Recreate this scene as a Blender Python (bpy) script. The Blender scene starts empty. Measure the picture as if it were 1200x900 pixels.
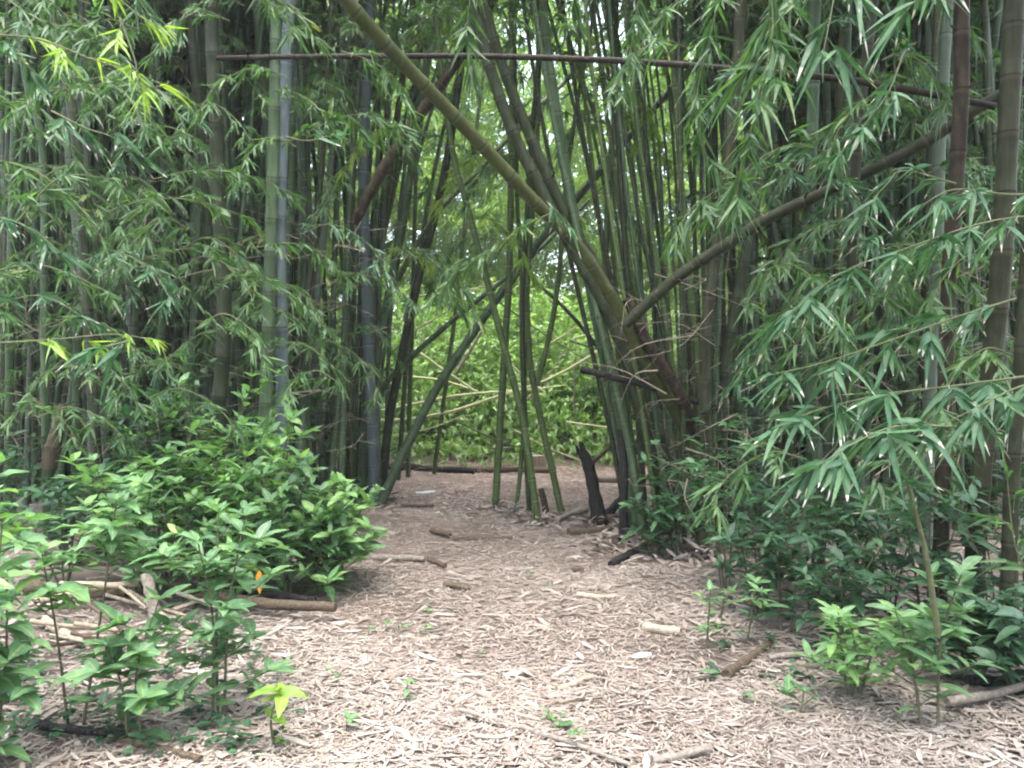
import bpy, math, random
import numpy as np

RNG = np.random.default_rng(11)
random.seed(5)
scene = bpy.context.scene
col = scene.collection
F = 924.0            # focal length in photo pixels (1200 wide)
EYE = 1.5
Z = np.array([0.0, 0.0, 1.0])


def P(px, py, d):
    """a point seen at photo pixel (px, py), d metres away"""
    return np.array([(px - 600.0) / F * d, d, EYE + (450.0 - py) / F * d])


def smooth(t):
    t = np.clip(t, 0, 1)
    return t * t * (3 - 2 * t)


def gh(x, y):
    """ground height"""
    x = np.asarray(x, float); y = np.asarray(y, float)
    side = np.abs(x - 0.25 - 0.02 * y)
    h = 0.10 * smooth((side - 1.7) / 2.5)
    h = h + 0.018 * np.sin(x * 2.3 + 1.1 * y) * np.sin(y * 1.7 - 0.6 * x) + 0.010 * np.sin(x * 5.1 + 2.0) * np.sin(y * 4.3)
    return h


def G(px, py):
    d = EYE * F / (py - 450.0)
    x = (px - 600.0) / F * d
    return np.array([x, d, float(gh(x, d))])


def norm(v):
    return v / np.maximum(np.linalg.norm(v, axis=-1, keepdims=True), 1e-9)


# ------------------------------------------------------------------ mesh builder
class Geo:
    def __init__(self):
        self.v = []; self.f = []; self.uv = []; self.rn = []; self.mi = []; self.n = 0

    def add(self, v, f, uv, rn, mi=0):
        self.v.append(np.asarray(v, np.float32)); self.f.append(np.asarray(f, np.int64) + self.n)
        self.uv.append(np.asarray(uv, np.float32)); self.rn.append(np.asarray(rn, np.float32))
        self.mi.append(np.full(len(f), mi, np.int32)); self.n += len(v)

    def mesh(self, name, mats):
        me = bpy.data.meshes.new(name)
        v = np.concatenate(self.v); f = np.concatenate(self.f); uv = np.concatenate(self.uv); rn = np.concatenate(self.rn)
        mi = np.concatenate(self.mi)
        me.vertices.add(len(v)); me.vertices.foreach_set("co", v.ravel())
        nf = len(f)
        me.loops.add(nf * 4); me.loops.foreach_set("vertex_index", f.ravel().astype(np.int32))
        me.polygons.add(nf); me.polygons.foreach_set("loop_start", (np.arange(nf) * 4).astype(np.int32))
        me.polygons.foreach_set("use_smooth", np.ones(nf, bool))
        me.polygons.foreach_set("material_index", mi)
        l1 = me.uv_layers.new(name="UVMap"); l1.data.foreach_set("uv", uv[f.ravel()].ravel())
        l2 = me.uv_layers.new(name="Vary"); l2.data.foreach_set("uv", rn[f.ravel()].ravel())
        for m in mats:
            me.materials.append(m)
        me.update(calc_edges=True)
        me.validate()
        return me


def profile(kind, t):
    if kind == 'bamboo':
        w = np.where(t < 0.22, 0.35 + 0.65 * np.sin(np.clip(t / 0.22, 0, 1) * math.pi / 2), (1 - ((t - 0.22) / 0.78) ** 1.7))
    elif kind == 'litter':
        w = 0.25 + 0.75 * np.sin(math.pi * np.clip(t * 0.9 + 0.06, 0, 1))
    else:
        w = np.sin(math.pi * t ** 0.8) ** 0.85
    return np.maximum(w, 0.05)


def leaves(g, B, D, U, L, W, droop, kind='bamboo', seg=3, fold=0.0, mi=0, rn=None, rng=RNG, wave=0.0):
    n = len(B)
    if n == 0:
        return
    D = norm(D); S = norm(np.cross(D, U)); N = np.cross(S, D)
    ts = {2: [0, .32, 1], 3: [0, .25, .62, 1], 4: [0, .18, .42, .72, 1], 5: [0, .12, .3, .55, .8, 1], 6: [0, .1, .25, .45, .65, .85, 1]}[seg]
    t = np.array(ts); pr = profile(kind, t)
    L = np.broadcast_to(np.asarray(L, float), (n,)); W = np.broadcast_to(np.asarray(W, float), (n,)); droop = np.broadcast_to(np.asarray(droop, float), (n,))
    c = B[:, None] + D[:, None] * (L[:, None] * t)[..., None] - Z * ((L * droop)[:, None] * t ** 2)[..., None]
    half = (W[:, None] * pr / 2)[..., None] * S[:, None]
    if rn is None:
        rn = rng.random((n, 2))
    up = N[:, None] * ((W[:, None] * pr) * fold)[..., None]
    if wave:
        up = up + N[:, None] * (W[:, None] * wave * np.sin(t * 14.0 + rn[:, :1] * 6))[..., None]
    if fold:
        cols = [c - half + up, c, c + half + up]; us = [0, .5, 1]
    else:
        cols = [c - half, c + half]; us = [0, 1]
    C = len(cols); S_ = len(t)
    v = np.stack(cols, 2).reshape(n, S_ * C, 3)
    uv = np.zeros((S_, C, 2)); uv[..., 0] = us; uv[..., 1] = t[:, None]
    uv = np.broadcast_to(uv.reshape(1, -1, 2), (n, S_ * C, 2))
    r = np.broadcast_to(rn[:, None], (n, S_ * C, 2))
    q = np.array([[i * C + j, i * C + j + 1, (i + 1) * C + j + 1, (i + 1) * C + j] for i in range(S_ - 1) for j in range(C - 1)])
    f = (np.arange(n) * S_ * C)[:, None, None] + q[None]
    g.add(v.reshape(-1, 3), f.reshape(-1, 4), uv.reshape(-1, 2), r.reshape(-1, 2), mi)


def frames(p):
    T = norm(np.gradient(p, axis=0))
    a = np.array([1.0, 0, 0]) if abs(T[0][0]) < 0.8 else np.array([0, 1.0, 0])
    n = norm(np.cross(T[0], a)); A = [n]
    for i in range(1, len(p)):
        n = A[-1] - T[i] * np.dot(A[-1], T[i]); A.append(norm(n))
    A = np.array(A)
    return T, A, np.cross(T, A)


def tube(g, p, r, sides=8, vv=None, mi=0, cap=True, rn=(0.5, 0.5)):
    p = np.asarray(p, float); r = np.broadcast_to(np.asarray(r, float), (len(p),)).copy()
    T, A, Bn = frames(p)
    if vv is None:
        vv = np.concatenate([[0], np.cumsum(np.linalg.norm(np.diff(p, axis=0), axis=1))])
    a = np.linspace(0, 2 * math.pi, sides + 1)
    ring = np.cos(a)[None, :, None] * A[:, None] + np.sin(a)[None, :, None] * Bn[:, None]
    s = sides + 1

    def put(v, vv_):
        m = len(v); i = np.arange(m - 1)[:, None] * s + np.arange(sides)[None]
        f = np.stack([i, i + 1, i + s + 1, i + s], -1).reshape(-1, 4)
        uv = np.stack(np.broadcast_arrays((a / (2 * math.pi))[None], np.asarray(vv_)[:, None]), -1)
        g.add(v.reshape(-1, 3), f, uv.reshape(-1, 2), np.broadcast_to(np.array(rn), (m * s, 2)), mi)
    put(p[:, None] + ring * r[:, None, None], vv)
    if cap:
        for k, sg in ((0, -1), (-1, 1)):
            c = [p[k] + ring[k] * r[k], p[k] + ring[k] * r[k] * .72 - sg * T[k] * r[k] * .02, p[k] + ring[k] * r[k] * .02 - sg * T[k] * r[k] * .12]
            if cap == 'hollow':
                c = [c[0], p[k] + ring[k] * r[k] * .78 - sg * T[k] * r[k] * .06, p[k] + ring[k] * r[k] * .7 - sg * T[k] * r[k] * 1.6, p[k] + ring[k] * r[k] * .02 - sg * T[k] * r[k] * 1.7]
            c = np.stack(c)
            put(c if sg > 0 else c[::-1], [vv[k] + .3] * len(c))


def spline(pts, n):
    """Catmull-Rom through pts, n samples evenly in parameter"""
    p = np.asarray(pts, float)
    if len(p) == 2:
        return p[0] + (p[1] - p[0]) * np.linspace(0, 1, n)[:, None]
    q = np.concatenate([[2 * p[0] - p[1]], p, [2 * p[-1] - p[-2]]])
    t = np.linspace(0, len(p) - 1 - 1e-6, n); k = t.astype(int); u = (t - k)[:, None]
    a, b, c, d = q[k], q[k + 1], q[k + 2], q[k + 3]
    return 0.5 * (2 * b + (c - a) * u + (2 * a - 5 * b + 4 * c - d) * u ** 2 + (3 * b - a - 3 * c + d) * u ** 3)


def resample(p, s):
    L = np.concatenate([[0], np.cumsum(np.linalg.norm(np.diff(p, axis=0), axis=1))])
    return np.stack([np.interp(s, L, p[:, k]) for k in range(3)], 1)


def plen(p):
    return float(np.linalg.norm(np.diff(p, axis=0), axis=1).sum())


def culm(g, pts, r0, r1, inter=0.30, sides=10, rng=RNG, mi=0, ragged=False):
    """a jointed bamboo stem along pts: v of the UV counts the internodes"""
    p = spline(pts, 80) if len(pts) < 40 else np.asarray(pts)
    L = plen(p); s = [0.0]; nodes = [0.0]; x = inter * rng.uniform(.3, .9)
    while x < L - 0.06:
        nodes.append(x); x += inter * rng.uniform(.8, 1.15) * (1.0 if x > 1.2 else 0.75)
    nodes.append(L)
    S, R, V = [], [], []
    for k in range(len(nodes) - 1):
        a, b = nodes[k], nodes[k + 1]
        base = lambda q: r0 + (r1 - r0) * (q / L) ** 1.15
        if k > 0:
            for ds, m, vv in ((-.012, 1.01, -.04), (-.003, 1.075, -.012), (.006, 1.075, .012), (.020, 1.0, .06)):
                S.append(a + ds); R.append(base(a) * m); V.append(k + vv)
        else:
            S.append(a); R.append(base(a)); V.append(k + .08)
        for fr in (.35, .68):
            S.append(a + (b - a) * fr); R.append(base(a + (b - a) * fr) * (0.97 if fr < .5 else .98)); V.append(k + fr)
    S.append(L); R.append(r1 if not ragged else r1 * .8); V.append(len(nodes) - 1 - .1)
    S = np.array(S); o = np.argsort(S, kind='stable')
    tube(g, resample(p, S[o]), np.array(R)[o], sides, np.array(V)[o], mi, 'hollow', rng.random(2))
    return p, nodes


def fan(B, D, n, rng, spread=0.95, tilt=(-.55, .15)):
    """n leaves fanning from each point"""
    M = len(B); D = norm(D); S = norm(np.cross(D, Z) + 1e-4)
    a = rng.uniform(-spread, spread, (M, n)); tl = rng.uniform(tilt[0], tilt[1], (M, n))
    d = D[:, None] * np.cos(a)[..., None] + S[:, None] * np.sin(a)[..., None] + Z * tl[..., None]
    b = np.repeat(B[:, None], n, 1) + D[:, None] * rng.uniform(-.05, .02, (M, n))[..., None]
    u = Z + rng.normal(0, .75, (M, n, 3))
    return b.reshape(-1, 3), norm(d.reshape(-1, 3)), u.reshape(-1, 3)


def branchlets(g, p, rng, every, sublen, nleaf, leafL, leafW, seg, fold, mi_twig, mi_leaf, start=.15, droop=(.15, .5), twigr=.0022, flat=.5, kinds='bamboo', tufts=2):
    """side twigs along path p, each closing in fans of leaves"""
    L = plen(p); s = np.arange(start * L, L, every); s = s + rng.uniform(-.3, .3, len(s)) * every
    s = np.clip(s, 0, L)
    q = resample(p, s); T = norm(resample(p, np.clip(s + .02, 0, L)) - resample(p, np.clip(s - .02, 0, L)))
    side = norm(np.cross(T, Z) + 1e-4)
    sg = np.where(np.arange(len(s)) % 2 == 0, 1, -1)[:, None] * rng.uniform(.5, 1.3, (len(s), 1))
    d = norm(T * rng.uniform(.5, 1.0, (len(s), 1)) + side * sg + Z * rng.uniform(-flat, flat * .6, (len(s), 1)))
    ln = sublen * rng.uniform(.5, 1.3, len(s)) * (1 - .45 * s / L)
    B, Dd = [], []
    for i in range(len(s)):
        e1 = q[i] + d[i] * ln[i] * .55; e2 = e1 + norm(d[i] - Z * .35) * ln[i] * .45
        if mi_twig is not None:
            tube(g, np.array([q[i], e1, e2]), np.array([twigr, twigr * .8, twigr * .45]), 4, None, mi_twig, False)
        B.append(e2); Dd.append(norm(d[i] - Z * .35))
        if tufts > 1:
            B.append(e1); Dd.append(norm(d[i] + side[i] * rng.uniform(-.8, .8)))
        if tufts > 2:
            B.append(q[i] + d[i] * ln[i] * .25); Dd.append(norm(d[i] + side[i] * rng.uniform(-.8, .8)))
    B.append(p[-1]); Dd.append(norm(p[-1] - p[-2]))
    b, dd, u = fan(np.array(B), np.array(Dd), nleaf, rng)
    n = len(b); k = rng.uniform(.4, 1.2, n)
    leaves(g, b, dd, u, leafL * k, leafW * rng.uniform(.75, 1.15, n), rng.uniform(droop[0], droop[1], n), kinds, seg, fold, mi_leaf, None, rng)


def crown(g, p, rng, s0, s1=1.0, nb=22, blen=1.5, every=.17, nleaf=6, leafL=.16, leafW=.02, seg=2, mt=0, ml=1):
    """leafy side branches round the upper part of the culm path p"""
    L = plen(p)
    for k in range(nb):
        s = L * (s0 + (s1 - s0) * (k + rng.random()) / nb)
        q = resample(p, np.array([s]))[0]; az = k * 2.4 + rng.uniform(-.5, .5)
        h = np.array([math.cos(az), math.sin(az), 0]); l = blen * rng.uniform(.6, 1.2) * (1.15 - .5 * s / L)
        up = rng.uniform(.15, .8)
        pts = [q, q + (h + Z * up) * l * .4, q + h * l * .78 + Z * up * l * .42, q + h * l + Z * l * (up * .3 - .12)]
        bp = spline(pts, 10)
        tube(g, bp, np.linspace(.006, .002, 10), 4, None, mt, False)
        branchlets(g, bp, rng, every, .22, nleaf, leafL, leafW, seg, 0, None, ml, .12)


# ------------------------------------------------------------------ materials
def nodes_of(m):
    m.use_nodes = True
    nt = m.node_tree; nt.nodes.clear()
    return nt, lambda t, **k: _node(nt, t, k)


def _node(nt, t, k):
    n = nt.nodes.new(t)
    for a, b in k.items():
        setattr(n, a, b)
    return n


def ramp(nd, stops):
    e = nd.color_ramp.elements
    while len(e) > 1:
        e.remove(e[-1])
    e[0].position = stops[0][0]; e[0].color = (*stops[0][1], 1)
    for p, c in stops[1:]:
        x = e.new(p); x.color = (*c, 1)


def leaf_mat(name, stops, trans, rough=.42, tf=.38, tip=None, tip_from=.82, rib=.35, spec=.5, dry=0.0):
    m = bpy.data.materials.new(name); nt, N = nodes_of(m); L = nt.links
    uv = N('ShaderNodeUVMap', uv_map='UVMap'); va = N('ShaderNodeUVMap', uv_map='Vary')
    su = N('ShaderNodeSeparateXYZ'); sv = N('ShaderNodeSeparateXYZ'); L.new(uv.outputs[0], su.inputs[0]); L.new(va.outputs[0], sv.inputs[0])
    oi = N('ShaderNodeObjectInfo')
    mixr = N('ShaderNodeMath', operation='MULTIPLY_ADD'); L.new(oi.outputs['Random'], mixr.inputs[0]); mixr.inputs[1].default_value = .25
    sc = N('ShaderNodeMath', operation='MULTIPLY'); L.new(sv.outputs[0], sc.inputs[0]); sc.inputs[1].default_value = .75; L.new(sc.outputs[0], mixr.inputs[2])
    rp = N('ShaderNodeValToRGB'); ramp(rp, stops); L.new(mixr.outputs[0], rp.inputs[0])
    c = rp.outputs[0]
    # vein along the middle
    ab = N('ShaderNodeMath', operation='SUBTRACT'); L.new(su.outputs[0], ab.inputs[0]); ab.inputs[1].default_value = .5
    a2 = N('ShaderNodeMath', operation='ABSOLUTE'); L.new(ab.outputs[0], a2.inputs[0])
    rr = N('ShaderNodeMapRange'); L.new(a2.outputs[0], rr.inputs[0]); rr.inputs[1].default_value = .0; rr.inputs[2].default_value = .09; rr.inputs[3].default_value = rib; rr.inputs[4].default_value = 0
    mx = N('ShaderNodeMix', data_type='RGBA', blend_type='MIX'); L.new(rr.outputs[0], mx.inputs[0]); L.new(c, mx.inputs[6]); mx.inputs[7].default_value = (stops[-1][1][0] * 1.5 + .03, stops[-1][1][1] * 1.4 + .03, stops[-1][1][2] * 1.4 + .01, 1)
    c = mx.outputs[2]
    # blotches
    no = N('ShaderNodeTexNoise'); no.inputs['Scale'].default_value = 30; geo = N('ShaderNodeTexCoord'); L.new(geo.outputs['Object'], no.inputs['Vector'])
    br = N('ShaderNodeMapRange'); L.new(no.outputs[0], br.inputs[0]); br.inputs[1].default_value = .3; br.inputs[2].default_value = .7; br.inputs[3].default_value = .78; br.inputs[4].default_value = 1.2
    hs = N('ShaderNodeHueSaturation'); L.new(c, hs.inputs['Color']); L.new(br.outputs[0], hs.inputs['Value'])
    c = hs.outputs[0]; tcol = None
    if tip:
        # dried leaf ends: on a good share of the leaves
        edge = N('ShaderNodeMath', operation='MULTIPLY_ADD'); L.new(sv.outputs[1], edge.inputs[0]); edge.inputs[1].default_value = .35; edge.inputs[2].default_value = tip_from
        tr = N('ShaderNodeMath', operation='SUBTRACT'); L.new(su.outputs[1], tr.inputs[0]); L.new(edge.outputs[0], tr.inputs[1])
        ts = N('ShaderNodeMapRange'); L.new(tr.outputs[0], ts.inputs[0]); ts.inputs[1].default_value = 0; ts.inputs[2].default_value = .05
        m2 = N('ShaderNodeMix', data_type='RGBA'); L.new(ts.outputs[0], m2.inputs[0]); L.new(c, m2.inputs[6]); m2.inputs[7].default_value = (*tip, 1)
        c = m2.outputs[2]
    b = N('ShaderNodeBsdfPrincipled'); L.new(c, b.inputs['Base Color']); b.inputs['Roughness'].default_value = rough; b.inputs['Specular IOR Level'].default_value = spec
    t = N('ShaderNodeBsdfTranslucent')
    m3 = N('ShaderNodeMix', data_type='RGBA', blend_type='MULTIPLY'); m3.inputs[0].default_value = 1; L.new(c, m3.inputs[6]); m3.inputs[7].default_value = (*trans, 1); m3.clamp_result = False
    L.new(m3.outputs[2], t.inputs[0])
    ms = N('ShaderNodeMixShader'); ms.inputs[0].default_value = tf; L.new(b.outputs[0], ms.inputs[1]); L.new(t.outputs[0], ms.inputs[2])
    o = N('ShaderNodeOutputMaterial'); L.new(ms.outputs[0], o.inputs[0])
    return m


def culm_mat(name, stops, ring=(.2, .22, .17), patch=(.072, .092, .06), patch_amt=.5, rough=.5, bloom=.0, bloomc=(.28, .32, .36)):
    m = bpy.data.materials.new(name); nt, N = nodes_of(m); L = nt.links
    uv = N('ShaderNodeUVMap', uv_map='UVMap'); s = N('ShaderNodeSeparateXYZ'); L.new(uv.outputs[0], s.inputs[0])
    va = N('ShaderNodeUVMap', uv_map='Vary'); sv = N('ShaderNodeSeparateXYZ'); L.new(va.outputs[0], sv.inputs[0])
    oi = N('ShaderNodeObjectInfo'); tc = N('ShaderNodeTexCoord')
    n1 = N('ShaderNodeTexNoise'); mp = N('ShaderNodeMapping'); mp.inputs['Scale'].default_value = (34, 34, 2.6); L.new(tc.outputs['Object'], mp.inputs[0]); L.new(mp.outputs[0], n1.inputs['Vector']); n1.inputs['Scale'].default_value = 1; n1.inputs['Detail'].default_value = 6
    # per culm and per internode tone
    fl = N('ShaderNodeMath', operation='FLOOR'); L.new(s.outputs[1], fl.inputs[0])
    ad = N('ShaderNodeMath', operation='MULTIPLY_ADD'); L.new(oi.outputs['Random'], ad.inputs[0]); ad.inputs[1].default_value = 91; L.new(fl.outputs[0], ad.inputs[2])
    wn = N('ShaderNodeTexWhiteNoise', noise_dimensions='1D'); L.new(ad.outputs[0], wn.inputs['W'])
    t1 = N('ShaderNodeMath', operation='MULTIPLY_ADD'); L.new(oi.outputs['Random'], t1.inputs[0]); t1.inputs[1].default_value = .5; 
    t2 = N('ShaderNodeMath', operation='MULTIPLY_ADD'); L.new(wn.outputs[0], t2.inputs[0]); t2.inputs[1].default_value = .2
    t3 = N('ShaderNodeMath', operation='MULTIPLY_ADD'); L.new(n1.outputs[0], t3.inputs[0]); t3.inputs[1].default_value = 1.15; t3.inputs[2].default_value = -.42
    L.new(t3.outputs[0], t2.inputs[2]); L.new(t2.outputs[0], t1.inputs[2])
    rp = N('ShaderNodeValToRGB'); ramp(rp, stops); L.new(t1.outputs[0], rp.inputs[0]); c = rp.outputs[0]
    # lichen and dirt patches
    n2 = N('ShaderNodeTexNoise'); m2 = N('ShaderNodeMapping'); m2.inputs['Scale'].default_value = (9, 9, 5); L.new(tc.outputs['Object'], m2.inputs[0]); L.new(m2.outputs[0], n2.inputs['Vector']); n2.inputs['Scale'].default_value = 1.3; n2.inputs['Detail'].default_value = 8; n2.inputs['Roughness'].default_value = .7
    r2 = N('ShaderNodeMapRange'); L.new(n2.outputs[0], r2.inputs[0]); r2.inputs[1].default_value = .48; r2.inputs[2].default_value = .64; r2.inputs[3].default_value = 0; r2.inputs[4].default_value = patch_amt
    x2 = N('ShaderNodeMix', data_type='RGBA'); L.new(r2.outputs[0], x2.inputs[0]); L.new(c, x2.inputs[6]); x2.inputs[7].default_value = (*patch, 1); c = x2.outputs[2]
    fr = N('ShaderNodeMath', operation='FRACT'); L.new(s.outputs[1], fr.inputs[0])
    if bloom:
        rb = N('ShaderNodeMapRange'); L.new(fr.outputs[0], rb.inputs[0]); rb.inputs[1].default_value = .15; rb.inputs[2].default_value = .9; rb.inputs[3].default_value = .25; rb.inputs[4].default_value = bloom
        mm = N('ShaderNodeMath', operation='MULTIPLY'); L.new(rb.outputs[0], mm.inputs[0]); L.new(n1.outputs[0], mm.inputs[1])
        m4 = N('ShaderNodeMath', operation='MULTIPLY'); L.new(mm.outputs[0], m4.inputs[0]); m4.inputs[1].default_value = 1.8; m4.use_clamp = True
        x4 = N('ShaderNodeMix', data_type='RGBA'); L.new(m4.outputs[0], x4.inputs[0]); L.new(c, x4.inputs[6]); x4.inputs[7].default_value = (*bloomc, 1); c = x4.outputs[2]
    # pale ring under each joint, dark line on it
    rg = N('ShaderNodeValToRGB'); e = rg.color_ramp; ramp(rg, [(0, (0, 0, 0)), (.885, (0, 0, 0)), (.95, (1, 1, 1)), (.978, (.7, .7, .7)), (.985, (0, 0, 0))]); L.new(fr.outputs[0], rg.inputs[0])
    rv = N('ShaderNodeMath', operation='MULTIPLY'); L.new(rg.outputs[0], rv.inputs[0]); rv.inputs[1].default_value = .28
    x3 = N('ShaderNodeMix', data_type='RGBA'); L.new(rv.outputs[0], x3.inputs[0]); L.new(c, x3.inputs[6]); x3.inputs[7].default_value = (*ring, 1); c = x3.outputs[2]
    dk = N('ShaderNodeValToRGB'); ramp(dk, [(0, (.55, .52, .48)), (.008, (.55, .52, .48)), (.02, (1, 1, 1)), (.988, (1, 1, 1)), (.995, (.55, .52, .48))]); L.new(fr.outputs[0], dk.inputs[0])
    x5 = N('ShaderNodeMix', data_type='RGBA', blend_type='MULTIPLY'); x5.inputs[0].default_value = 1; L.new(c, x5.inputs[6]); L.new(dk.outputs[0], x5.inputs[7]); c = x5.outputs[2]
    b = N('ShaderNodeBsdfPrincipled'); L.new(c, b.inputs['Base Color']); b.inputs['Roughness'].default_value = rough; b.inputs['Specular IOR Level'].default_value = .15
    bp = N('ShaderNodeBump'); bp.inputs['Strength'].default_value = .25; bp.inputs['Distance'].default_value = .01; L.new(n1.outputs[0], bp.inputs['Height']); L.new(bp.outputs[0], b.inputs['Normal'])
    o = N('ShaderNodeOutputMaterial'); L.new(b.outputs[0], o.inputs[0])
    return m


def rough_mat(name, stops, scale=(20, 20, 20), rough=.85, bump=.4, vary=False, detail=8):
    m = bpy.data.materials.new(name); nt, N = nodes_of(m); L = nt.links
    tc = N('ShaderNodeTexCoord'); mp = N('ShaderNodeMapping'); mp.inputs['Scale'].default_value = scale; L.new(tc.outputs['Object'], mp.inputs[0])
    n = N('ShaderNodeTexNoise'); n.inputs['Scale'].default_value = 1; n.inputs['Detail'].default_value = detail; n.inputs['Roughness'].default_value = .65; L.new(mp.outputs[0], n.inputs['Vector'])
    fac = n.outputs[0]
    if vary:
        va = N('ShaderNodeUVMap', uv_map='Vary'); sv = N('ShaderNodeSeparateXYZ'); L.new(va.outputs[0], sv.inputs[0])
        a = N('ShaderNodeMath', operation='MULTIPLY_ADD'); L.new(n.outputs[0], a.inputs[0]); a.inputs[1].default_value = .3
        b_ = N('ShaderNodeMath', operation='MULTIPLY_ADD'); L.new(sv.outputs[0], b_.inputs[0]); b_.inputs[1].default_value = .8; b_.inputs[2].default_value = -.05; L.new(b_.outputs[0], a.inputs[2]); fac = a.outputs[0]
    rp = N('ShaderNodeValToRGB'); ramp(rp, stops); L.new(fac, rp.inputs[0])
    b = N('ShaderNodeBsdfPrincipled'); L.new(rp.outputs[0], b.inputs['Base Color']); b.inputs['Roughness'].default_value = rough; b.inputs['Specular IOR Level'].default_value = .25
    if bump:
        bp = N('ShaderNodeBump'); bp.inputs['Strength'].default_value = bump; bp.inputs['Distance'].default_value = .02; L.new(n.outputs[0], bp.inputs['Height']); L.new(bp.outputs[0], b.inputs['Normal'])
    o = N('ShaderNodeOutputMaterial'); L.new(b.outputs[0], o.inputs[0])
    return m


M = {}
M['bleaf'] = leaf_mat('bamboo_leaf', [(0, (.024, .066, .028)), (.5, (.042, .108, .04)), (.85, (.065, .145, .046)), (.95, (.11, .17, .05)), (1, (.24, .20, .06))], (1.5, 1.8, .75), .52, .34, (.42, .39, .32), .86, spec=.4)
M['bleaf_near'] = leaf_mat('bamboo_leaf_white_tipped', [(0, (.032, .082, .045)), (.6, (.05, .12, .058)), (1, (.075, .155, .065))], (1.3, 1.6, .8), .5, .3, (.46, .43, .40), .72, spec=.35)
M['bleaf_young'] = leaf_mat('young_bamboo_leaf', [(0, (.12, .23, .05)), (.6, (.18, .30, .055)), (1, (.24, .35, .07))], (1.7, 1.7, .7), .5, .36, spec=.35)
M['bleaf_far'] = leaf_mat('bamboo_leaf_backlit_tone', [(0, (.075, .15, .028)), (.5, (.13, .225, .04)), (1, (.20, .28, .05))], (1.9, 1.9, .8), .5, .5, rib=0, spec=.35)  # brighter yellow-green leaf colour stands in for light coming through from behind
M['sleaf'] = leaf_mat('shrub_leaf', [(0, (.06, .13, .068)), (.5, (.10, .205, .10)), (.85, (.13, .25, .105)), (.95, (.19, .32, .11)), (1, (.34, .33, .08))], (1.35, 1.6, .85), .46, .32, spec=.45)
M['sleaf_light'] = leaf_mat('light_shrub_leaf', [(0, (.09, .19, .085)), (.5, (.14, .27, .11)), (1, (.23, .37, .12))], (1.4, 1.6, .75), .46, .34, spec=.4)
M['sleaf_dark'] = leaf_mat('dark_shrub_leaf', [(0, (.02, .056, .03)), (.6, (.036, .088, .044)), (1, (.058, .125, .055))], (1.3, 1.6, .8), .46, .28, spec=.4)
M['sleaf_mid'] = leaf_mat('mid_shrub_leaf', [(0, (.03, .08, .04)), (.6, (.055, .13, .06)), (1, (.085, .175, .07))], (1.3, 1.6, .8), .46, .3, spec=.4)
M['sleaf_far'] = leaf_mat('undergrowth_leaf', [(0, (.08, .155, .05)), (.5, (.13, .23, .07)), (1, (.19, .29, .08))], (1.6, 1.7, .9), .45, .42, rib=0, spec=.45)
M['orange'] = leaf_mat('orange_leaf', [(0, (.5, .22, .02)), (1, (.55, .3, .03))], (1.5, 1.2, .5), .5, .35)
M['twig'] = rough_mat('twig', [(.3, (.06, .075, .035)), (.7, (.13, .14, .07))], (40, 40, 40), .7, 0)
M['bark'] = rough_mat('shrub_stem', [(.3, (.05, .055, .03)), (.7, (.13, .12, .075))], (60, 60, 15), .8, .3)
M['dry_twig'] = rough_mat('dry_twig', [(.3, (.14, .11, .08)), (.7, (.3, .26, .2))], (40, 40, 40), .85, 0)
M['pale_twig'] = rough_mat('pale_twig', [(.3, (.3, .34, .16)), (.7, (.45, .45, .25))], (20, 20, 20), .6, 0)
M['culm'] = culm_mat('green_culm', [(0, (.014, .029, .014)), (.35, (.03, .053, .026)), (.65, (.05, .082, .042)), (1, (.08, .115, .062))])
M['culm_olive'] = culm_mat('olive_culm', [(0, (.026, .034, .011)), (.5, (.048, .058, .019)), (1, (.08, .09, .035))], (.16, .17, .12), (.05, .06, .035), .6)
M['culm_dark'] = culm_mat('dark_culm', [(0, (.010, .014, .007)), (.5, (.022, .029, .014)), (1, (.045, .054, .027))], (.09, .095, .07), (.045, .05, .036), .5)
M['culm_blue'] = culm_mat('waxy_blue_culm', [(0, (.04, .06, .05)), (.5, (.065, .085, .08)), (1, (.10, .12, .12))], (.28, .3, .32), (.045, .06, .05), .6, .65, .7, (.10, .128, .15))
M['culm_pale'] = culm_mat('grey_waxy_culm', [(0, (.035, .05, .032)), (.5, (.06, .08, .052)), (1, (.10, .12, .085))], (.22, .24, .2), (.095, .115, .085), .7, .6, .45, (.105, .13, .11))
M['culm_brown'] = culm_mat('dead_brown_culm', [(0, (.014, .010, .007)), (.5, (.034, .025, .016)), (1, (.07, .055, .036))], (.13, .105, .075), (.07, .06, .045), .6, .75)
M['culm_fresh'] = culm_mat('thin_green_culm', [(0, (.03, .055, .018)), (.5, (.055, .085, .028)), (1, (.09, .115, .045))], (.24, .26, .18), (.09, .10, .06), .4)
M['culm_umber'] = culm_mat('brownish_culm', [(0, (.014, .016, .008)), (.5, (.027, .029, .015)), (1, (.05, .052, .03))], (.13, .12, .09), (.045, .048, .032), .7, .65)
M['culm_black'] = culm_mat('blackish_dead_culm', [(0, (.007, .006, .005)), (.5, (.016, .012, .010)), (1, (.034, .028, .022))], (.08, .065, .05), (.045, .04, .032), .5, .7)
M['char'] = rough_mat('charred_wood', [(.25, (.006, .006, .006)), (.55, (.018, .016, .015)), (.75, (.06, .055, .05))], (50, 50, 9), .85, .9)
M['dead'] = rough_mat('dead_wood', [(.3, (.045, .032, .022)), (.7, (.13, .098, .07))], (50, 50, 50), .9, .6)
M['deadgrey'] = rough_mat('grey_dead_wood', [(.3, (.12, .10, .085)), (.7, (.30, .26, .22))], (40, 40, 40), .9, .6)
M['strawwood'] = rough_mat('split_bamboo', [(.3, (.17, .13, .09)), (.5, (.30, .245, .18)), (.7, (.42, .36, .28))], (24, 24, 24), .7, .4)
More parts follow.
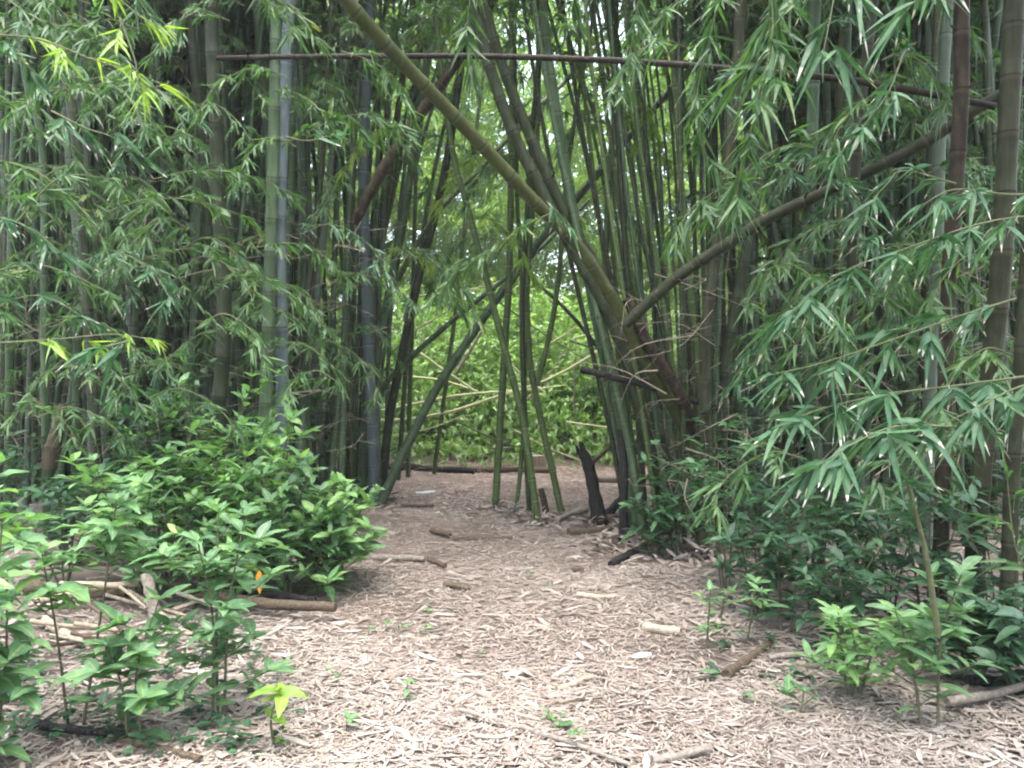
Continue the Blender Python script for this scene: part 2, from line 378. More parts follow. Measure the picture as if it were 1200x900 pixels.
M['cutwood'] = rough_mat('cut_wood', [(.3, (.17, .135, .10)), (.7, (.33, .27, .21))], (14, 14, 5), .8, .3)
M['litter'] = rough_mat('dry_leaf', [(0, (.14, .105, .086)), (.2, (.22, .175, .147)), (.5, (.285, .241, .208)), (.8, (.35, .303, .266)), (1, (.46, .415, .372))], (25, 25, 25), .72, 0, True, 3)
M['litter_far'] = rough_mat('dry_leaf_reddish', [(0, (.20, .145, .12)), (.3, (.36, .265, .225)), (.6, (.50, .395, .345)), (1, (.60, .51, .45))], (25, 25, 25), .8, 0, True, 3)
M['scrap'] = rough_mat('plastic_scrap', [(.3, (.45, .5, .6)), (.7, (.62, .66, .74))], (12, 12, 12), .4, .2)


def ground_mat():
    m = bpy.data.materials.new('leaf_strewn_earth'); nt, N = nodes_of(m); L = nt.links
    tc = N('ShaderNodeTexCoord'); 
    n1 = N('ShaderNodeTexNoise'); n1.inputs['Scale'].default_value = 1.1; n1.inputs['Detail'].default_value = 6; L.new(tc.outputs['Object'], n1.inputs['Vector'])
    vo = N('ShaderNodeTexVoronoi'); mp = N('ShaderNodeMapping'); mp.inputs['Scale'].default_value = (22, 46, 30); mp.inputs['Rotation'].default_value = (0, 0, .5); L.new(tc.outputs['Object'], mp.inputs[0])
    L.new(mp.outputs[0], vo.inputs['Vector'])
    sp = N('ShaderNodeSeparateColor'); L.new(vo.outputs['Color'], sp.inputs[0])
    ad = N('ShaderNodeMath', operation='MULTIPLY_ADD'); L.new(sp.outputs[0], ad.inputs[0]); ad.inputs[1].default_value = .55
    a2 = N('ShaderNodeMath', operation='MULTIPLY_ADD'); L.new(n1.outputs[0], a2.inputs[0]); a2.inputs[1].default_value = .9; a2.inputs[2].default_value = -.3; L.new(a2.outputs[0], ad.inputs[2])
    rp = N('ShaderNodeValToRGB'); ramp(rp, [(0, (.07, .05, .04)), (.35, (.17, .125, .10)), (.65, (.27, .205, .168)), (1, (.38, .305, .255))]); L.new(ad.outputs[0], rp.inputs[0])
    b = N('ShaderNodeBsdfPrincipled'); L.new(rp.outputs[0], b.inputs['Base Color']); b.inputs['Roughness'].default_value = .95
    bp = N('ShaderNodeBump'); bp.inputs['Strength'].default_value = .8; bp.inputs['Distance'].default_value = .03; L.new(vo.outputs['Distance'], bp.inputs['Height']); L.new(bp.outputs[0], b.inputs['Normal'])
    o = N('ShaderNodeOutputMaterial'); L.new(b.outputs[0], o.inputs[0])
    return m


M['ground'] = ground_mat()


# ------------------------------------------------------------------ objects
def link(name, me, parent=None, loc=(0, 0, 0)):
    o = bpy.data.objects.new(name, me); col.objects.link(o)
    if parent is not None:
        o.parent = parent
    o.location = [float(a) for a in loc]
    return o


def tag(o, label=None, cat=None, group=None, kind=None):
    if label: o['label'] = label
    if cat: o['category'] = cat
    if group: o['group'] = group
    if kind: o['kind'] = kind
    return o


def empty(name, loc, label, cat, group=None):
    return tag(link(name, None, None, loc), label, cat, group)


# ---- ground
xs = np.concatenate([np.linspace(-120, -14, 14), np.linspace(-13, 13, 131), np.linspace(14, 120, 14)])
ys = np.concatenate([np.linspace(-60, -3, 8), np.linspace(-2, 26, 141), np.linspace(28, 160, 16)])
X, Y = np.meshgrid(xs, ys)
gv = np.stack([X, Y, gh(X, Y)], -1).reshape(-1, 3)
i = np.arange(len(ys) - 1)[:, None] * len(xs) + np.arange(len(xs) - 1)[None]
gf = np.stack([i, i + 1, i + len(xs) + 1, i + len(xs)], -1).reshape(-1, 4)
g = Geo(); g.add(gv, gf, gv[:, :2], gv[:, :2])
tag(link('ground', g.mesh('ground', [M['ground']])), kind='structure')


# ---- litter of fallen bamboo leaves
def litter():
    rng = np.random.default_rng(3); g = Geo()
    for (y0, y1, dens, mi) in ((1.6, 4.2, 4300, 0), (4.2, 6.5, 2300, 0), (6.5, 9.5, 1200, 0), (9.0, 14.2, 950, 1)):
        w0 = -0.78 * y1 - .6; w1 = .78 * y1 + .6
        n = int(dens * (y1 - y0) * (w1 - w0))
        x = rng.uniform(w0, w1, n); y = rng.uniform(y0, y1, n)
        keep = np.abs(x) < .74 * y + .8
        # fewer inside clumps: darker soil stands in for shade; thin irregular path patches
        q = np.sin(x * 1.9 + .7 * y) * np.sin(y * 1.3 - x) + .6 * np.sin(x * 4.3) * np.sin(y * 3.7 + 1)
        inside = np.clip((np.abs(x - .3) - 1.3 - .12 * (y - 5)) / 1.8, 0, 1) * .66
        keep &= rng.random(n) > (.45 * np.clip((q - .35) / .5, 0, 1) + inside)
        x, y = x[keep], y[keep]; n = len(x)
        a = rng.normal(.3, 1.3, n) + (rng.random(n) < .4) * rng.uniform(0, math.pi, n)
        a = a + math.pi * (rng.random(n) < .5)
        D = np.stack([np.cos(a), np.sin(a), rng.normal(.0, .055, n)], 1)
        U = Z + rng.normal(0, .18, (n, 3))
        B = np.stack([x, y, gh(x, y) + rng.uniform(.003, .017, n)], 1)
        big = rng.random(n) < np.where(np.abs(x - .3) > 1.3 + .05 * y, .09, .025)
        L = np.where(big, rng.uniform(.09, .17, n), rng.uniform(.03, .095, n)); W = np.where(big, rng.uniform(.014, .034, n), rng.uniform(.0045, .0115, n))
        rn = rng.random((n, 2)); rn[:, 0] = np.clip(rn[:, 0] * .9 + .08 * np.sin(x * 2 + y), 0, 1)
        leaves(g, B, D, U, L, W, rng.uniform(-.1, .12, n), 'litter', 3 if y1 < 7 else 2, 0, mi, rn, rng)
    # drifts of sheaths and leaves caught round the stem bases
    for px, py, rad, m in ((580, 599, .28, 90), (604, 600, .2, 60), (631, 614, .28, 90), (659, 605, .28, 90), (621, 608, .25, 70), (704, 613, .4, 160), (735, 640, .5, 260), (780, 645, .6, 300), (822, 655, .5, 200), (447, 588, .4, 160), (425, 590, .5, 200), (1100, 735, .35, 160), (1138, 745, .4, 200), (990, 700, .4, 160)):
        c = G(px, py); a = rng.uniform(0, 6.28, m); rr = rad * np.abs(rng.normal(0, .6, m)); az = rng.uniform(0, 6.28, m)
        B = np.stack([c[0] + np.cos(a) * rr, c[1] + np.sin(a) * rr, np.zeros(m)], 1); B[:, 2] = gh(B[:, 0], B[:, 1]) + .01 + .10 * np.exp(-(rr / (rad * .5)) ** 2) * rng.random(m)
        D = np.stack([np.cos(az), np.sin(az), rng.normal(.1, .3, m)], 1)
        leaves(g, B, D, Z + rng.normal(0, .5, (m, 3)), rng.uniform(.06, .2, m), rng.uniform(.012, .045, m), rng.uniform(-.1, .3, m), 'litter', 3, .1, 0, np.stack([rng.random(m) * .6, rng.random(m)], 1), rng)
    tag(link('leaf_litter', g.mesh('leaf_litter', [M['litter'], M['litter_far']])), 'layer of dry beige bamboo leaves strewn over the path', 'leaf litter', None, 'stuff')


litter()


# ---- packed and leaning culms
def make_variant(seed, H, lean, r0, s0, mats, leaf='bleaf', nb=24, leafL=.16, every=.17, nleaf=6, blen=1.5, low=0):
    rng = np.random.default_rng(seed)
    b1 = rng.normal(0, .025, 2)
    pts = [np.array([0, 0, -.05]), np.array([lean * .22 * H + b1[0] * H * .5, b1[1] * H * .5, H * .33]), np.array([lean * .55 * H, b1[1] * H, H * .66]), np.array([lean * H * 1.15, b1[1] * H * 1.4, H * .98])]
    gs = Geo(); p, nodes = culm(gs, pts, r0, r0 * .42, .34, 10, rng)
    gc = Geo(); crown(gc, p, rng, s0, 1.0, nb, blen, every, nleaf, leafL, .021, 2)
    out = [gs.mesh('stem', [M['culm']]), gc.mesh('crown', [M['twig'], M[leaf]])]
    if low:
        # a few leafy side branches lower on the stem
        for k in range(low):
            gb = Geo(); l = rng.uniform(.7, 1.3); up = rng.uniform(-.1, .45)
            bp = spline([np.zeros(3), np.array([l * .4, 0, l * (.35 + up) * .5]), np.array([l * .8, rng.normal(0, .08), l * up * .5]), np.array([l, rng.normal(0, .1), -l * .18])], 12)
            tube(gb, bp, np.linspace(.006, .002, 12), 5, None, 0, False)
            branchlets(gb, bp, rng, .13, .20, 5, .15, .02, 3, .12, 0, 1, .15, tufts=3)
            out.append(gb.mesh('branch', [M['twig'], M['bleaf']]))
    return out, p


VAR = [make_variant(100 + k, [10.5, 11.5, 9.5, 12, 10, 11][k % 6], [.02, .05, -.03, .1, .0, .07][k % 6], [.042, .047, .038, .044, .04, .034][k % 6], .56, None, 'bleaf', 30, blen=1.9, low=3) for k in range(6)]
FAR = [make_variant(200 + k, [10, 11.5, 9, 10.5][k], [.06, .12, .18, .03][k], .042, .18, None, 'bleaf_far', 20, .19, .19, 5, 1.9) for k in range(4)]
CULM_MATS = ['culm', 'culm', 'culm_pale', 'culm_olive', 'culm_dark', 'culm', 'culm_fresh', 'culm_pale']


def stem_copy(me, mat, cache={}):
    k = (me.name, mat)
    if k not in cache:
        m = me.copy(); m.materials.clear(); m.materials.append(M[mat]); cache[k] = m
    return cache[k]


TONE = {'culm': 'green', 'culm_pale': 'grey-green waxy', 'culm_olive': 'olive', 'culm_dark': 'dark', 'culm_fresh': 'slim fresh green', 'culm_brown': 'dead brown', 'culm_blue': 'bluish'}


def plant(var, x, y, yaw, sc, mat, label, group, tilt=0.0, taz=0.0, rng=RNG, branch_at=()):
    (st, cr, *brs), p = var
    r = empty('bamboo_culm', (x, y, float(gh(x, y))), label, 'bamboo', group)
    import mathutils
    q = mathutils.Quaternion((-math.sin(taz), math.cos(taz), 0), tilt) @ mathutils.Quaternion((0, 0, 1), yaw)
    r.rotation_mode = 'XYZ'; r.rotation_euler = q.to_euler(); r.scale = (sc, sc, sc)
    link('stem', stem_copy(st, mat), r); link('crown', cr, r)
    for (h, az) in branch_at:
        b = brs[int(rng.integers(len(brs)))]
        L = plen(p); pos = resample(p, np.array([min(h / sc, L * .9)]))[0]
        o = link('branch', b, r, pos); o.rotation_euler = (0, 0, az - yaw); k = rng.uniform(.8, 1.15); o.scale = (k, k, k)
    return r


def packed(n, poly, seed, group, where, mats, tilt_to=None):
    """culms scattered in a clump with a least spacing"""
    rng = np.random.default_rng(seed); pts = []; tries = 0
    while len(pts) < n and tries < 20000:
        tries += 1
        y = rng.uniform(poly[0], poly[1]); px = rng.uniform(poly[2], poly[3])
        x = (px - 600) / F * y
        if poly[4](px, y) and all((x - a) ** 2 + (y - b) ** 2 > .14 ** 2 for a, b in pts):
            pts.append((x, y))
    for x, y in pts:
        mat = mats[int(rng.integers(len(mats)))]
        tl, az = tilt_to(x, y, rng) if tilt_to else (abs(rng.normal(0, .035)), rng.uniform(0, 6.28))
        v = VAR[int(rng.integers(len(VAR)))]
        ba = []
        if rng.random() < (.85 if y < 9.3 else .3):
            for k in range(int(rng.integers(2, 5))):
                ba.append((rng.uniform(1.3, 5.4), rng.uniform(-2.7, -.4)))
        plant(v, x, y, rng.uniform(0, 6.28), rng.uniform(.85, 1.15), mat, f'{TONE[mat]} bamboo culm packed upright in {where}', f'{TONE[mat]} culms in {where}', tl, az, rng, ba)


packed(118, (7.6, 12.0, -90, 425, lambda px, y: px < 425 - max(0, (9.2 - y)) * 110), 21, 'left', 'the dense clump left of the path', ['culm', 'culm', 'culm', 'culm', 'culm_pale', 'culm_dark'],
       lambda x, y, rng: (abs(rng.normal(.0, .03)) + max(0, .10 * (1 - (x + 1.6) / -1.2)) * rng.random(), rng.normal(0, .5)))
packed(112, (7.2, 11.5, 840, 1270, lambda px, y: px > 840 + max(0, (8.2 - y)) * 150), 22, 'right', 'the shady clump right of the path', ['culm', 'culm_pale', 'culm', 'culm_olive', 'culm_dark', 'culm'],
       lambda x, y, rng: (abs(rng.normal(.03, .05)), rng.normal(3.14, .8)))


# ---- the grove beyond the clearing
def grove():
    rng = np.random.default_rng(31)
    n = 0
    while n < 30:
        y = rng.uniform(18.5, 28); px = rng.uniform(330, 900); x = (px - 600) / F * y
        s = rng.uniform(.75, 1.1)
        if 580 < px < 745:
            s *= .45
        plant(FAR[int(rng.integers(4))], x, y, rng.uniform(0, 6.28), s, ['culm_fresh', 'culm', 'culm_olive'][n % 3], 'backlit yellow-green bamboo culm in the grove beyond the clearing', 'bamboo culms beyond the clearing', abs(rng.normal(0, .06)), rng.uniform(0, 6.28), rng)
        n += 1


grove()


def shrub_geo(rng, H, R, nst, leafL, leafW, nbr=5, per=8, seg=4, fold=.12, droop=(.05, .35), lean=.35, whorl=5, rstem=.007, kind='broad', wave=0.0, tiltup=(-.2, .5), low=.2, ulow=.25):
    """stems that branch, with leaves spiralling along every branch and a whorl at its tip"""
    gs, gl = Geo(), Geo(); B, D, U, K = [], [], [], []
    for s in range(nst):
        az = 6.283 * s / nst + rng.uniform(-.5, .5); h = H * rng.uniform(.65, 1.0) if s else H
        o = np.array([math.cos(az), math.sin(az), 0]); rr = R * rng.uniform(.3, 1.0) if nst > 1 else R * lean
        pts = [o * .03 * (nst > 1) + np.array([0, 0, -.02]), o * rr * .35 + Z * h * .5 + rng.normal(0, .02, 3), o * rr * .8 + Z * h * .95]
        p = spline(pts, 12); tube(gs, p, np.linspace(rstem, rstem * .4, 12), 6, None, 0, True)
        twigs = [(p, low)]
        for k in range(nbr):
            u = ulow + (.9 - ulow) * (k + rng.random()) / max(nbr, 1); q = resample(p, np.array([u * plen(p)]))[0]
            a2 = k * 2.4 + az + rng.uniform(-.4, .4); d = np.array([math.cos(a2), math.sin(a2), rng.uniform(.25, .8)])
            l = R * rng.uniform(.45, .85) * (1.2 - .5 * u)
            bp = spline([q, q + d * l * .5, q + d * l * .9 + Z * .05 * l], 6); tube(gs, bp, np.linspace(rstem * .5, rstem * .25, 6), 5, None, 0, False)
            twigs.append((bp, .35))
        for tp, st in twigs:
            L = plen(tp); m = max(2, int(per * (L / (R + .1)) ** .5)); ss = np.linspace(st * L, L, m)
            q = resample(tp, ss); T = norm(resample(tp, np.minimum(ss + .01, L)) - resample(tp, np.maximum(ss - .01, 0)))
            for i in range(m):
                last = i == m - 1
                for w in range(whorl if last else 2):
                    if rng.random() < .14: continue
                    a = i * 2.4 + w * (6.283 / (whorl if last else 2)) + rng.uniform(-.35, .35)
                    o2 = np.array([math.cos(a), math.sin(a), 0]); d = o2 + T[i] * (.45 if last else .2) + Z * rng.uniform(*tiltup)
                    B.append(q[i]); D.append(d); U.append(Z + T[i] * .3 + rng.normal(0, .25, 3)); K.append(rng.uniform(.42, 1.15) * (1.0 if not last else rng.uniform(.7, 1.1)))
    B, D, U, K = map(np.array, (B, D, U, K)); n = len(B)
    leaves(gl, B, D, U, leafL * K, leafW * K * rng.uniform(.85, 1.15, n), rng.uniform(droop[0], droop[1], n), kind, seg, fold, 0, None, rng, wave)
    return gs, gl


def shrub(name, loc, label, cat, mat, seed, group=None, stem='bark', **k):
    rng = np.random.default_rng(seed); gs, gl = shrub_geo(rng, **k)
    r = empty(name, loc, label, cat, group)
    link('stem', gs.mesh('stem', [M[stem]]), r); link('foliage', gl.mesh('foliage', [M[mat]]), r)
    return r


# ---- undergrowth wall behind the clearing
UG = []
for k in range(5):
    rng = np.random.default_rng(400 + k)
    gs, gl = shrub_geo(rng, [2.6, 2.1, 3.2, 1.6, 2.8][k], [1.0, 1.1, 1.2, 1.0, .9][k], 9, .17, .07, 8, 10, 3, .1, (.05, .45), whorl=6, rstem=.010, low=.0, ulow=.04)
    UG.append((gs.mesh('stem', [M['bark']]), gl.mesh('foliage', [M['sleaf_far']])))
rng = np.random.default_rng(44)
for k, (px, y) in enumerate([(452, 15.2), (492, 14.6), (530, 15.4), (566, 14.7), (602, 15.6), (640, 15.0), (672, 14.5), (706, 14.2), (740, 15.0), (770, 13.6), (470, 17.5), (515, 17.0), (560, 18), (610, 17.6), (655, 17), (700, 17.8), (745, 16.6), (420, 16.5), (800, 15.5), (380, 15), (350, 17), (585, 20), (640, 20.5), (690, 20), (530, 20.5), (330, 14), (840, 13.5)]):
    x = (px - 600) / F * y
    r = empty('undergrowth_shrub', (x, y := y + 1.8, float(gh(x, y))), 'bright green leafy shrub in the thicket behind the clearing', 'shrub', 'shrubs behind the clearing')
    s, l = UG[k % 5]; link('stem', s, r); link('foliage', l, r); r.rotation_euler = (0, 0, rng.uniform(0, 6.28)); q = rng.uniform(.85, 1.25); r.scale = (q, q, q * rng.uniform(.9, 1.2))


# ---- stuff: low dark thicket inside the clumps and the far wood
def mass(name, label, cat, n, box, leafL, leafW, mat, seed, keep=None, kind='broad'):
    rng = np.random.default_rng(seed)
    m = n // 14
    c = np.stack([rng.uniform(box[0], box[1], m), rng.uniform(box[2], box[3], m), box[4] + (box[5] - box[4]) * rng.random(m) ** box[6]], 1)
    if keep is not None:
        c = c[keep(c)]
    c[:, 2] += gh(c[:, 0], c[:, 1])
    a = rng.uniform(0, 6.283, len(c)); d = np.stack([np.cos(a), np.sin(a), rng.uniform(-.4, .4, len(c))], 1)
    g = Geo()
    for k in range(3):
        b, dd, u = fan(c + rng.normal(0, .18, c.shape), d + rng.normal(0, .6, c.shape), 5, rng, 1.2, (-.7, .3))
        leaves(g, b, dd, u, leafL * rng.uniform(.6, 1.2, len(b)), leafW * rng.uniform(.7, 1.2, len(b)), rng.uniform(.1, .5, len(b)), kind, 2 if kind == 'bamboo' else 3, 0, 0, None, rng)
    return tag(link(name, g.mesh(name, [M[mat]])), label, cat, None, 'stuff')


def plumes(name, label, cat, n, per, xr, yr, zr, leafL, leafW, mat, seed, keep=None):
    """arching leafy plumes: each a cloud of leaf fans strung along a drooping line"""
    rng = np.random.default_rng(seed); C, D = [], []
    for k in range(n):
        y = rng.uniform(*yr); x = rng.uniform(xr[0], xr[1]) * y; z = rng.uniform(zr[0], zr[1])
        az = rng.uniform(0, 6.283); h = np.array([math.cos(az), math.sin(az), 0]); l = rng.uniform(1.2, 2.8)
        t = rng.random(per)
        c = np.array([x, y, z]) + h * l * t[:, None] + Z * (l * (.5 * t - .9 * t ** 2))[:, None] + rng.normal(0, .17, (per, 3)) * (1.2 - .5 * t)[:, None]
        C.append(c); D.append(h + Z * (.5 - 1.8 * t[:, None]) + rng.normal(0, .7, (per, 3)))
    C = np.concatenate(C); D = np.concatenate(D)
    ok = C[:, 2] > .1
    if keep is not None:
        ok &= keep(C)
    C, D = C[ok], D[ok]
    g = Geo(); b, dd, u = fan(C, D, 5, rng, 1.0, (-.6, .2))
    leaves(g, b, dd, u, leafL * rng.uniform(.6, 1.2, len(b)), leafW * rng.uniform(.7, 1.2, len(b)), rng.uniform(.1, .5, len(b)), 'bamboo', 2, 0, 0, None, rng)
    return tag(link(name, g.mesh(name, [M[mat]])), label, cat, None, 'stuff')


gap = lambda c: ~((c[:, 0] / c[:, 1] > -.02) & (c[:, 0] / c[:, 1] < .16) & ((c[:, 2] - 1.5) / c[:, 1] > .31 + .04 * np.sin(c[:, 0] * 3)) & (np.sin(c[:, 0] * 2.1 + c[:, 2] * 1.7) < -.25))
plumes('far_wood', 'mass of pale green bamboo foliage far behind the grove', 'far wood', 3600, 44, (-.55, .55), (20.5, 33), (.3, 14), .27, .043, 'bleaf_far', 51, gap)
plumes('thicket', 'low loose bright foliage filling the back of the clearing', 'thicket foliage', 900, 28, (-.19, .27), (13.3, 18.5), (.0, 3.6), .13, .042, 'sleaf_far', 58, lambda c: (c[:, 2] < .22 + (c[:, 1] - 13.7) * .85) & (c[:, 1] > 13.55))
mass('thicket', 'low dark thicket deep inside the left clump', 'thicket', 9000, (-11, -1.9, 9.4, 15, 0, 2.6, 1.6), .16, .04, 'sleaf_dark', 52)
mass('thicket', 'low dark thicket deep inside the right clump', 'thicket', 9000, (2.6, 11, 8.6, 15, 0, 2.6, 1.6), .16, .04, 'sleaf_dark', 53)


def bamboo_thicket(label, seed, xr, yr, nstem, nplume, mat, place=None):
    rng = np.random.default_rng(seed); g = Geo()
    for k in range(nstem):
        y = rng.uniform(*yr); x = rng.uniform(*xr) * y
        if place: x, y = place(rng)
        a = rng.uniform(0, 6.28); l = abs(rng.normal(0, .5)); r = rng.uniform(.03, .048)
        p = spline([[x, y, -.05], [x + math.cos(a) * l * .3, y + math.sin(a) * l * .3, 3.5], [x + math.cos(a) * l * 1.2, y + math.sin(a) * l, 7.5], [x + math.cos(a) * l * 2.5, y + math.sin(a) * l * 2, 10]], 14)
        nn = np.arange(14) * 2 + .5
        tube(g, p, np.linspace(r, r * .5, 14), 7, nn, 0, True, rng.random(2))
    C, D = [], []
    for k in range(nplume):
        y = rng.uniform(yr[0], yr[1] + 1.5); x = rng.uniform(*xr) * y
        if place: x, y = place(rng)
        z = 10.5 * rng.random() ** .85 + .2
        az = rng.uniform(0, 6.283); h = np.array([math.cos(az), math.sin(az), 0]); l = rng.uniform(.8, 2.0); per = 34
        t = rng.random(per); C.append(np.array([x, y, z]) + h * l * t[:, None] + Z * (l * (.5 * t - .9 * t ** 2))[:, None] + rng.normal(0, .14, (per, 3)))
        D.append(h + Z * (.5 - 1.8 * t[:, None]) + rng.normal(0, .7, (per, 3)))
    C = np.concatenate(C); D = np.concatenate(D); ok = C[:, 2] > .1
    b, dd, u = fan(C[ok], D[ok], 5, rng, 1.0, (-.6, .2)); n = len(b)
    leaves(g, b, dd, u, .2 * rng.uniform(.6, 1.2, n), .028 * rng.uniform(.7, 1.2, n), rng.uniform(.1, .5, n), 'bamboo', 2, 0, 1, None, rng)
    return tag(link('bamboo_thicket', g.mesh('bamboo_thicket', [M['culm'], M[mat]])), label, 'bamboo thicket', None, 'stuff')


bamboo_thicket('dense dark bamboo thicket closing the view behind the left clump', 54, (-.85, -.26), (10.8, 17.5), 330, 560, 'bleaf')
bamboo_thicket('dense dark bamboo thicket closing the view behind the right clump', 55, (.32, .9), (10.6, 17), 330, 560, 'bleaf')


def shade_foliage(label, seed, n, xr, yr, zr, per=34):
    rng = np.random.default_rng(seed); g = Geo(); C, D = [], []
    for k in range(n):
        p0 = np.array([rng.uniform(*xr), rng.uniform(*yr), rng.uniform(*zr)]); az = rng.uniform(0, 6.283); h = np.array([math.cos(az), math.sin(az), 0]); l = rng.uniform(.8, 2.0); t = rng.random(per)
        tube(g, spline([p0, p0 + h * l * .5 + Z * l * .06, p0 + h * l - Z * l * .4], 8), np.linspace(.008, .002, 8), 4, None, 0, False)
        C.append(p0 + h * l * t[:, None] + Z * (l * (.5 * t - .9 * t ** 2))[:, None] + rng.normal(0, .14, (per, 3))); D.append(h + Z * (.5 - 1.8 * t[:, None]) + rng.normal(0, .7, (per, 3)))
    b, dd, u = fan(np.concatenate(C), np.concatenate(D), 5, rng, 1.0, (-.6, .2)); m = len(b)
    leaves(g, b, dd, u, .18 * rng.uniform(.6, 1.2, m), .025 * rng.uniform(.7, 1.2, m), rng.uniform(.1, .5, m), 'bamboo', 2, 0, 1, None, rng)
    return tag(link('shade_canopy', g.mesh('shade_canopy', [M['twig'], M['bleaf']])), label, 'added shade foliage', None, 'stuff')


shade_foliage('unseen bamboo foliage added overhead to shade the near part of the path', 57, 300, (-2.4, 5.5), (-5, 5.4), (6.3, 10))  # foliage out of view, added to keep direct light off the foreground


def around(rng):
    a = rng.uniform(-math.pi * .98, -.02); r = rng.uniform(5.5, 10)
    return (math.cos(a) * r, math.sin(a) * r + 3.5)


bamboo_thicket('unseen bamboo thicket added behind and beside the viewer to block light', 56, (0, 1), (0, 1), 90, 420, 'bleaf', around)  # out-of-view stand added to cut low light from behind and beside



# ---- single culms one can point at
def hero(pts, w0, w1, mat, label, cat='bamboo', name='bamboo_culm', crown_from=None, inter=.34, sides=12, seed=0, nb=14, leaf='bleaf', ragged=False, world=False, stubs=.3):
    """pts: photo pixel + distance; the root sits at the first point"""
    rng = np.random.default_rng(1000 + seed)
    w = np.array([p if world else P(*p) for p in pts])
    base = w[0].copy(); w = w - base
    g = Geo(); p, nodes = culm(g, list(w), w0 / 2, w1 / 2, inter, sides, rng, 0, ragged)
    if stubs:
        for q in nodes[1:-1]:
            if rng.random() < stubs:
                a = resample(p, np.array([q, q + .03])); t = norm(a[1] - a[0]); e = norm(np.cross(t, rng.normal(0, 1, 3))); rad = (w0 + (w1 - w0) * q / plen(p)) / 2
                tube(g, np.array([a[0] + e * rad * .7, a[0] + e * (rad + rng.uniform(.02, .07)) + t * .03]), np.array([.009, .006]), 6, np.array([.3, .6]), 0, True)
    r = empty(name, base, label, cat)
    link('stem', g.mesh('stem', [M[mat]]), r)
    if crown_from is not None:
        gc = Geo(); crown(gc, p, rng, crown_from, 1.0, nb, 1.3, .17, 6, .16, .021, 2)
        link('crown', gc.mesh('crown', [M['twig'], M[leaf]]), r)
    return r


def on_ground(px, py):
    g = G(px, py); return (px, py + 2, EYE * F / (py - 450.0))


def charred(pts, r0, r1, label, seed, mat='char'):
    """a burnt, cracked stem with a broken top"""
    rng = np.random.default_rng(seed); w = np.array([P(*p) for p in pts]); base = w[0].copy(); p = spline(list(w - base), 26)
    rr = np.linspace(r0, r1, 26) * (1 + .35 * np.exp(-np.arange(26) / 2.5)) * (1 + .06 * np.sin(np.arange(26) * 1.3 + seed))
    g = Geo(); tube(g, p, rr, 18, None, 0, True)
    v = g.v[0].reshape(26, 19, 3); c = p[:, None]
    ridge = 1 + .13 * np.sin(np.arange(19) * 2 * math.pi * 4 / 18 + .4 * np.sin(np.arange(26) * .5)[:, None]) + .10 * np.sin(np.arange(19) * 2 * math.pi * 7 / 18 + np.arange(26)[:, None] * .35) + rng.normal(0, .03, (26, 19))
    ridge[:, -1] = ridge[:, 0]
    v = c + (v - c) * ridge[..., None]
    T = norm(p[-1] - p[-2]); jag = rng.uniform(-.5, 1.6, 19) * r1; jag[-1] = jag[0]
    v[-1] += T * jag[:, None]; v[-2] += T * jag[:, None] * .4
    g.v[0] = v.reshape(-1, 3).astype(np.float32)
    # the end cap follows the broken rim
    e = g.v[2].reshape(3, 19, 3); e[0] = v[-1]; e[1] = p[-1] + (v[-1] - p[-1]) * .6 - T * r1 * .6; e[2] = p[-1] - T * r1 * .8
    g.v[2] = e.reshape(-1, 3).astype(np.float32)
    return tag(link('charred_stump', g.mesh('charred_stump', [M[mat]]), None, base), label, 'stump')


# big diagonal and the pair crossing it
hero([(845, 610, 7.6), (800, 500, 7.3), (752, 415, 7.0), (690, 305, 6.6), (620, 230, 6.2), (560, 165, 5.9), (480, 82, 5.5), (400, -6, 5.1), (300, -130, 4.7), (220, -230, 4.4)], .115, .092, 'culm_olive', 'thick olive culm slanting from the right clump up to the top left', crown_from=.86, seed=1)
hero([(790, 640, 7.4), (760, 520, 7.3), (728, 405, 7.2), (690, 325, 7.1), (640, 235, 7.0), (595, 140, 6.9), (562, 35, 6.8), (540, -60, 6.7), (500, -220, 6.6)], .125, .09, 'culm_dark', 'dark olive culm, left one of a close pair leaning left in the middle', crown_from=.75, seed=2)
hero([(800, 645, 7.6), (775, 520, 7.5), (745, 405, 7.4), (705, 325, 7.3), (660, 245, 7.2), (613, 140, 7.1), (575, 35, 7.0), (555, -60, 6.9), (520, -200, 6.8)], .12, .09, 'culm_dark', 'dark olive culm, right one of a close pair leaning left in the middle', crown_from=.75, seed=3)
hero([(255, 68, 6.6), (400, 66, 6.2), (560, 66, 5.9), (700, 70, 5.7), (800, 76, 5.5), (900, 85, 5.4), (990, 93, 5.3), (1085, 109, 5.2), (1166, 125, 5.15)], .040, .048, 'culm_black', 'dark thin fallen culm lying level across the top of the view', 'fallen culm', seed=4)
hero([(415, 262, 8.6), (435, 222, 8.5), (470, 165, 8.4), (520, 95, 8.3), (552, 38, 8.2), (575, -20, 8.1), (600, -110, 8.0)], .12, .11, 'culm_brown', 'dark reddish brown dead culm slanting up right behind the big diagonal', 'dead culm', seed=5)
hero([(447, 588, 9.7), (478, 520, 9.75), (515, 450, 9.8), (573, 363, 9.9), (600, 327, 9.95), (620, 297, 10), (667, 243, 10.1), (737, 160, 10.3), (800, 90, 10.5), (880, 5, 10.7), (960, -90, 11)], .12, .075, 'culm', 'long dark green culm slanting from the clearing edge up to the right', crown_from=.8, seed=6)
hero([(440, 470, 11.2), (460, 440, 11.2), (510, 393, 11.3), (560, 352, 11.4), (600, 320, 11.5), (640, 285, 11.6), (690, 235, 11.7)], .09, .05, 'culm', 'slimmer green culm slanting right just above the long dark one', seed=7)
